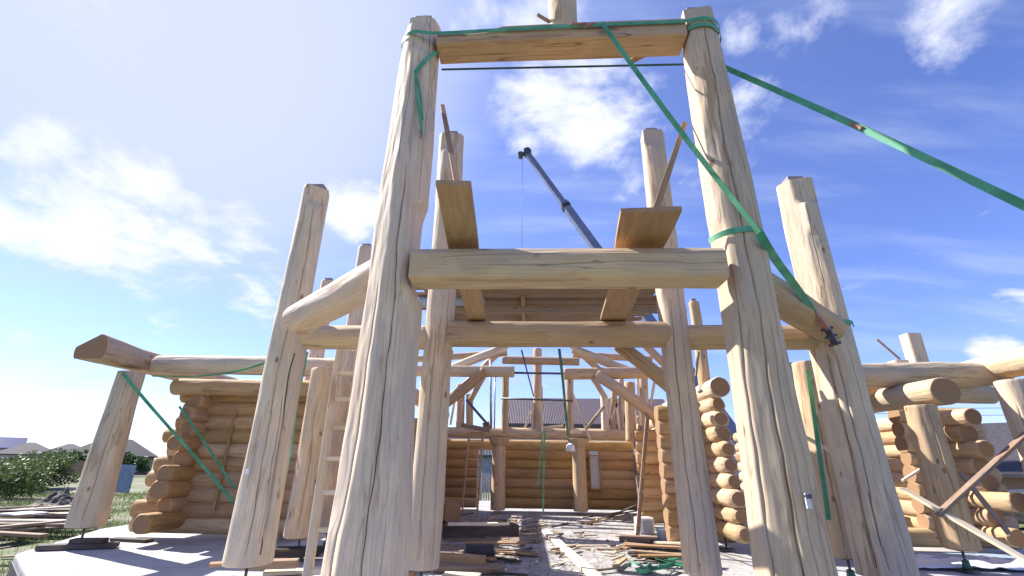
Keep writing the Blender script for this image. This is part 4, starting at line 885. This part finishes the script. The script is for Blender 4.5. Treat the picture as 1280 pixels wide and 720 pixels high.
# ------------------------------------------------------------------ houses
def house(c, sx, sy, h, rh, rz, wm, rm, label, overhang=.5, hip=True, wins=((-.3, .5), (.25, .5)), base=GZ-.2, name='house', uvx=True):
    t = thing(name, (c[0], c[1], base), label, 'house'); ca, sa = math.cos(rz), math.sin(rz)
    def W(x, y, z): return Vector((c[0]+x*ca-y*sa, c[1]+x*sa+y*ca, base+z))
    mb = MB(); vs = [W(x, y, z) for z in (0, h) for (x, y) in ((-sx/2, -sy/2), (sx/2, -sy/2), (sx/2, sy/2), (-sx/2, sy/2))]
    mb.add(vs, [[0, 1, 5, 4], [1, 2, 6, 5], [2, 3, 7, 6], [3, 0, 4, 7], [4, 5, 6, 7]], [tuple(q) for q in vs])
    if not hip:
        g_ = [W(-sx/2, -sy/2, h), W(-sx/2, sy/2, h), W(-sx/2, 0, h+rh*.93), W(sx/2, -sy/2, h), W(sx/2, sy/2, h), W(sx/2, 0, h+rh*.93)]; mb.add(g_, [[0, 2, 1], [3, 4, 5]], [tuple(q) for q in g_])
    mb.build('wall', wm, t)
    mb = MB(); a, b = sx/2+overhang, sy/2+overhang; rx = a-(b if hip else 0); rx = max(rx, .3); th = .18
    for dz in (0,):
        e = [W(-a, -b, h+.02), W(a, -b, h+.02), W(a, b, h+.02), W(-a, b, h+.02)]; e2 = [W(-a, -b, h-th), W(a, -b, h-th), W(a, b, h-th), W(-a, b, h-th)]; r1 = [W(-rx, 0, h+rh), W(rx, 0, h+rh)]
        vs = e+e2+r1; ac = [(-a, 0, 0), (a, 0, 0), (a, 0, 0), (-a, 0, 0)]*2+[(-rx, 5, 0), (rx, 5, 0)]
        if hip: ac = [(q[0], q[1], q[2]) for q in ac]
        mb.add(vs, [[0, 1, 9, 8], [1, 2, 9], [2, 3, 8, 9], [3, 0, 8], [4, 5, 1, 0], [5, 6, 2, 1], [6, 7, 3, 2], [7, 4, 0, 3], [7, 6, 5, 4]], ac)
    mb.build('roof', rm, t)
    for (fx, fz) in wins:
        x = fx*sx; wf = MB(); z = h*fz
        for s_ in (-1, 1): box(wf, W(x+.55*s_, -sy/2-.03, z-.6), W(x+.55*s_, -sy/2-.03, z+.6), .1, .1)
        box(wf, W(x-.6, -sy/2-.03, z+.62), W(x+.6, -sy/2-.03, z+.62), .1, .1); box(wf, W(x-.6, -sy/2-.03, z-.62), W(x+.6, -sy/2-.03, z-.62), .14, .08)
        f = wf.build('window', M['sheet'], t); gl = MB(); box(gl, W(x-.5, -sy/2-.02, z), W(x+.5, -sy/2-.02, z), .04, 1.15); gl.build('pane', M['glass'], f)
    return t
# big brown-roofed house right behind the hall
h1 = PY(700, 520, 30); house((3.9, 33.5), 10.0, 8.0, 4.45, 2.1, 0, M['plaster'], M['roof_brown'], 'nearby house with a big brown ribbed metal roof behind the hall', .5, hip=False, base=GZ)
def PH(px, d): # point on the ground on a bearing given by pixel column near the horizon
    q = ray(px, 570); q = Vector((q.x, q.y, 0)).normalized(); return (q.x*d, q.y*d)
house(PH(598, 46), 7, 7, 3.0, 1.6, .1, M['bluewall'], M['roof_dark'], 'blue-grey house seen through the hall doorway', hip=False)
house(PH(34, 140), 9, 8, 2.8, 2.3, .8, M['plaster'], M['roof_tile'], 'pale distant house with broad grey hipped roof behind the shrub')
house(PH(84, 145), 9, 8, 2.8, 2.3, .7, M['plaster'], M['roof_tile'], 'distant house with grey roof between the shrub and far left post', wins=((0, .5),))
house(PH(2, 150), 5, 5, 4.0, 2.2, .8, M['plaster'], M['navy'], 'house with a vivid blue roof at the far left edge', hip=False)
house(PH(154, 90), 7, 6, 2.6, 2.3, .6, M['brick'], M['roof_tile'], 'dark-roofed cottage just right of the far left post')
house(PH(122, 105), 7, 6, 2.8, 2.2, .6, M['plaster'], M['roof_tile'], 'cottage with dark hipped roof half hidden by far left post', wins=((0, .5),))
house(PH(1285, 42), 11, 8, 2.2, 2.9, -.75, M['brick'], M['roof_tile'], 'house with dark grey shingle roof at the right edge', hip=False)
house(PH(1215, 60), 9, 8, 3.0, 2.2, -.6, M['plaster'], M['roof_dark'], 'low dark-roofed house behind the right wing log ends')
house(PH(860, 62), 9, 8, 3.0, 2.0, -.1, M['plaster'], M['roof_dark'], 'distant house hidden mostly by the right side wall of the hall')
# blue fence at left, picket fence behind the doorway
def fence(a, b, h, n, mat, label, gap=.5):
    a = Vector((a[0], a[1], GZ)); b = Vector((b[0], b[1], GZ)); t = thing('fence', a, label, 'fence'); d = (b-a)/n
    mb = MB()
    for i in range(n): c = a+d*(i+.5); box(mb, c, c+Vector((0, 0, h)), d.length*(1-gap), .03, upref=tuple(d))
    mb.build('fence_panel', M[mat], t)
    mb = MB(); 
    for k in (.25, .8): box(mb, a+Vector((0, .05, h*k)), b+Vector((0, .05, h*k)), .04, .08)
    mb.build('rail', M[mat], t)
    for i in range(0, n+1, max(1, n//5)):
        mb = MB(); c = a+d*i+Vector((0, .08, 0)); box(mb, c, c+Vector((0, 0, h+.08)), .08, .08); mb.build('fence_post', M[mat], t)
fence(PH(152, 44), PH(172, 42), 1.7, 14, 'bluewall', 'blue-grey board fence behind the left wall corner', .08)
fence((-3.5, 24), (-.5, 24), 1.75, 26, 'galv', 'grey picket fence beyond the hall doorway', .5)
fence(PH(88, 85), PH(126, 70), 1.8, 40, 'old_board', 'dark brown fence between the distant cottages', .05)

# ------------------------------------------------------------------ shrubs, trees and grass
def crown(mb, c, r, n, leaf, seed):
    rnd = random.Random(seed); c = Vector(c)
    lobes = [(Vector((rnd.gauss(0, .45)*r[0], rnd.gauss(0, .45)*r[1], rnd.uniform(-.4, .75)*r[2])), rnd.uniform(.3, .55)) for _ in range(16)]
    for i in range(n):
        lo, lr = rnd.choice(lobes); d = Vector((rnd.gauss(0, 1), rnd.gauss(0, 1), rnd.gauss(0, 1))).normalized()*rnd.random()**.35
        p = c+lo+Vector((d.x*r[0], d.y*r[1], d.z*r[2]))*lr
        a = Vector((rnd.gauss(0, 1), rnd.gauss(0, 1), rnd.gauss(0, 1))).normalized(); b = a.cross(Vector((rnd.gauss(0, 1), rnd.gauss(0, 1), rnd.gauss(0, 1)))).normalized(); s_ = leaf*rnd.uniform(.6, 1.4)
        vs = [p-a*s_, p+b*s_*.45, p+a*s_, p-b*s_*.45]; v = rnd.random(); mb.add(vs, [[0, 1, 2, 3]], [(v, v, v)]*4)
def shrub(pos, r, n, leaf, seed, label, name='shrub', cat='shrub', mat='leaf', trunk_h=.8):
    t = thing(name, (pos[0], pos[1], GZ), label, cat); mb = MB(); crown(mb, (pos[0], pos[1], GZ+r[2]*.75+(trunk_h-.8)), r, n, leaf, seed); mb.build('crown', M[mat], t, an='lv')
    mb = MB(); base = Vector((pos[0], pos[1], GZ-.1)); rnd = random.Random(seed)
    for k in range(4): tube(mb, [base, base+Vector((rnd.uniform(-.2, .2), rnd.uniform(-.2, .2), trunk_h*.6)), base+Vector((rnd.uniform(-.6, .6)*r[0]*.6, rnd.uniform(-.5, .5)*r[1]*.6, trunk_h+r[2]*.6))], [.07, .05, .02], 6)
    mb.build('trunk', M['old_board'], t)
q = PH(12, 47); shrub(q, (3.1, 2.6, 1.25), 9000, .11, 201, 'large leafy green shrub at the left edge in the field')
q = PH(56, 50); shrub(q, (2.9, 2.6, 1.35), 9000, .11, 202, 'rounded green shrub right of the large left-edge shrub')
q = PH(-16, 40); shrub(q, (2.6, 2.6, 1.2), 6000, .10, 203, 'low green shrub cut by the left edge of the photo')
for i, (px, d, s_) in enumerate(((100, 90, .9), (168, 80, .8), (112, 120, 1.0))):
    q = PH(px, d); shrub(q, (2.6*s_, 2.6*s_, 1.7*s_), 2500, .2, 210+i, ['small dark garden tree behind the far left post', 'small dark garden tree beside the left wall corner', 'distant dark tree above the shrubs at left'][i], 'garden_tree', 'tree', 'leaf2', 1.2)
# grass blades on the left ground
mb = MB(); rnd = random.Random(5)
for i in range(60000):
    ang = math.radians(rnd.uniform(32, 66)); d = 9+rnd.random()**1.5*34
    x, y = -math.sin(ang)*d, math.cos(ang)*d
    if noise.noise(Vector((x*.35, y*.35, 7))) < -.12 and rnd.random() < .85: continue
    if x > -9.8 and y > 8 or (x > -8.6): continue
    z = gh(x, y)-.01; h = rnd.uniform(.04, .16)*(1+d*.015); wv = .006*(1+d*.06); a_ = rnd.uniform(0, 6.28); l1 = Vector((math.cos(a_), math.sin(a_), 0)); lean = Vector((rnd.gauss(0, .4), rnd.gauss(0, .4), 0))*h
    p = Vector((x, y, z)); v = rnd.random(); mb.add([p-l1*wv, p+l1*wv, p+lean+Vector((0, 0, h))], [[0, 1, 2]], [(v, v, v)]*3)
tag(mb.build('grass', M['grass'], origin=Vector((0, 0, 0)), an='lv'), 'short patchy grass on the field at left', 'grass', kind='stuff')
# timber pile on the left
rp = random.Random(12)
for i in range(26):
    px = rp.uniform(-25, 70); py = rp.uniform(640, 664)+px*-.12; a = PZ(px, py, GZ+.12+.12*rp.random()*((i % 4)+1)); an = rp.uniform(-.5, .5)+.35; l_ = rp.uniform(2, 4.2)
    b = a+Vector((math.cos(an)*l_, math.sin(an)*l_, rp.uniform(-.1, .15)))
    loose(a-(b-a)*.5, b-(b-a)*.5, rp.uniform(.15, .35), rp.uniform(.03, .09), rp.choice(['old_board', 'old_board', 'dark_board', 'white_board']), 'weathered board in the loose timber pile on the grass at left', 'pile_board', 'boards in the timber pile on the grass')
for i in range(8):
    px = rp.uniform(58, 88); a = PZ(px, 645, GZ+.1+.11*(i//2)); b = a+Vector((rp.uniform(1.2, 2.0), rp.uniform(-.2, .6), 0))
    loose(a-(b-a)*.5, b-(b-a)*.5, .3, .09, 'dark_board', 'dark board in the stack beside the far left post', 'stacked_board', 'dark boards stacked beside the far left post')
a = PZ(10, 643, GZ+.5); b = PZ(50, 640, GZ+.5); loose(a, b, .9, .03, 'sheet', 'white sheet lying on the timber pile at left', 'cover_sheet', cat='sheet')
a = PZ(5, 672, GZ+.15); b = PZ(38, 662, GZ+.35); loose(a, b, .9, .05, 'old_board', 'wide grey panel leaning on the front of timber pile', 'panel', cat='panel')
for i in range(22):
    px = rp.uniform(-5, 150); py = rp.uniform(628, 712); a = PZ(px, py, GZ+.03)
    if a.x > -9.9 and a.y > 7: continue
    if a.x > -9.0: continue
    an = rp.uniform(0, 3.1); b = a+Vector((math.cos(an), math.sin(an), 0))*rp.uniform(.2, .9)
    loose(a, b, rp.uniform(.04, .12), .03, rp.choice(['old_board', 'white_board', 'dark_board']), 'scrap of wood lying loose on the grass at left', 'wood_scrap', 'wood scraps on the grass', 'scrap')

hp0 = PZ(76, 636, GZ); mb = MB(); vs = []
for j in range(22):
    for i in range(26):
        u_, v_ = (i-12.5)/12.5, (j-10.5)/10.5; r_ = math.hypot(u_, v_); h_ = max(0, 1-r_)**.7*.75; h_ += (.35*noise.noise(Vector((i*.55, j*.55, 3)))+.2*noise.noise(Vector((i*1.7, j*1.7, 8))))*max(0, 1.05-r_)
        vs.append(Vector((hp0.x+u_*1.5, hp0.y+v_*1.3, GZ-.05+max(0, h_))))
mb.add(vs, [[j*26+i, j*26+i+1, (j+1)*26+i+1, (j+1)*26+i] for j in range(21) for i in range(25)], [tuple(q) for q in vs], 0, False)
tag(mb.build('rubble_heap', M['dark_board'], origin=hp0), 'dark rubble heap on the grass left of the far left post', 'rubble heap', kind='stuff')
# ------------------------------------------------------------------ parked van/car at the right edge
cx_, cy_ = PH(1278, 30)
cr2 = thing('parked_car', (cx_, cy_, GZ), 'dark parked car with silver trim at the right edge', 'car')
def car(t, cx, cy, rz):
    ca, sa = math.cos(rz), math.sin(rz)
    def W(x, y, z): return Vector((cx+x*ca-y*sa, cy+x*sa+y*ca, GZ+z))
    def shell(prof, hw, name, mat, tuck=.12, z_t=.9):
        vs = []; n = len(prof)
        for s_ in (-1, 1):
            for (x, z) in prof: vs.append(W(x, s_*(hw-(tuck if z > z_t else 0)), z))
        fs = [list(range(n)), list(range(n, 2*n))[::-1]]+[[i, n+i, n+(i+1) % n, (i+1) % n] for i in range(n)]
        mb = MB(); mb.add(vs, fs, [tuple(q) for q in vs]); o = mb.build(name, mat, t); m_ = o.modifiers.new('b', 'BEVEL'); m_.width = .05; m_.segments = 3; return o
    shell([(-2.1, .35), (-2.2, .7), (-2.05, .92), (2.0, .95), (2.2, .75), (2.25, .4), (2.1, .25), (-2.0, .25)], .88, 'body', M['steel'])
    shell([(-1.7, .93), (-1.2, 1.42), (.3, 1.45), (1.1, .95)], .80, 'cabin', M['steel'], .14, 1.2)
    shell([(-1.5, 1.0), (-1.15, 1.36), (.25, 1.38), (.85, 1.0)], .83, 'side_window', M['glass'], .14, 1.2)
    for x in (-1.35, 1.4):
        for s_ in (-1, 1):
            mb = MB(); tube(mb, [W(x, s_*.7, .33), W(x, s_*.9, .33)], .33, 20); wv = mb.build('wheel', M['black'], t)
            mb = MB(); tube(mb, [W(x, s_*.89, .33), W(x, s_*.92, .33)], .2, 14); mb.build('rim', M['galv'], wv)
    for s_ in (-.6, .6):
        mb = MB(); tube(mb, [W(2.15, s_, .65), W(2.24, s_, .65)], .12, 12); mb.build('headlight', M['sheet'], t)
car(cr2, cx_, cy_, .5)
# crumpled white sheeting heap beyond the right wing
mb = MB(); vs = []; q0 = PH(1268, 18)
for j in range(16):
    for i in range(20):
        r_ = math.hypot((i-9.5)/9.5, (j-7.5)/7.5); z = max(0, 1-r_)*.9+.25*noise.noise(Vector((i*.5, j*.5, 1)))*max(0, 1.1-r_); vs.append(Vector((q0[0]+(i-9.5)*.14, q0[1]+(j-7.5)*.14, GZ+max(-.02, z))))
mb.add(vs, [[j*20+i, j*20+i+1, (j+1)*20+i+1, (j+1)*20+i] for j in range(15) for i in range(19)], [tuple(q) for q in vs], 0, True)
o = mb.build('sheeting_heap', M['sheet'], origin=Vector((q0[0], q0[1], GZ))); tag(o, 'crumpled white sheeting heap beyond the right log ends', 'sheeting')
# power line at the right
for k, (za, lb) in enumerate(((7.0, 'upper power line crossing the sky at far right'), (6.4, 'lower power line crossing the sky at far right'))):
    a = Vector((24, 45, za)); b = Vector((60, 40, za+.5)); pts = [a.lerp(b, i/12)-Vector((0, 0, .8*math.sin(math.pi*i/12))) for i in range(13)]
    mb = MB(); tube(mb, pts, .02, 4); tag(mb.build('power_line', M['black'], origin=a), lb, 'cable')
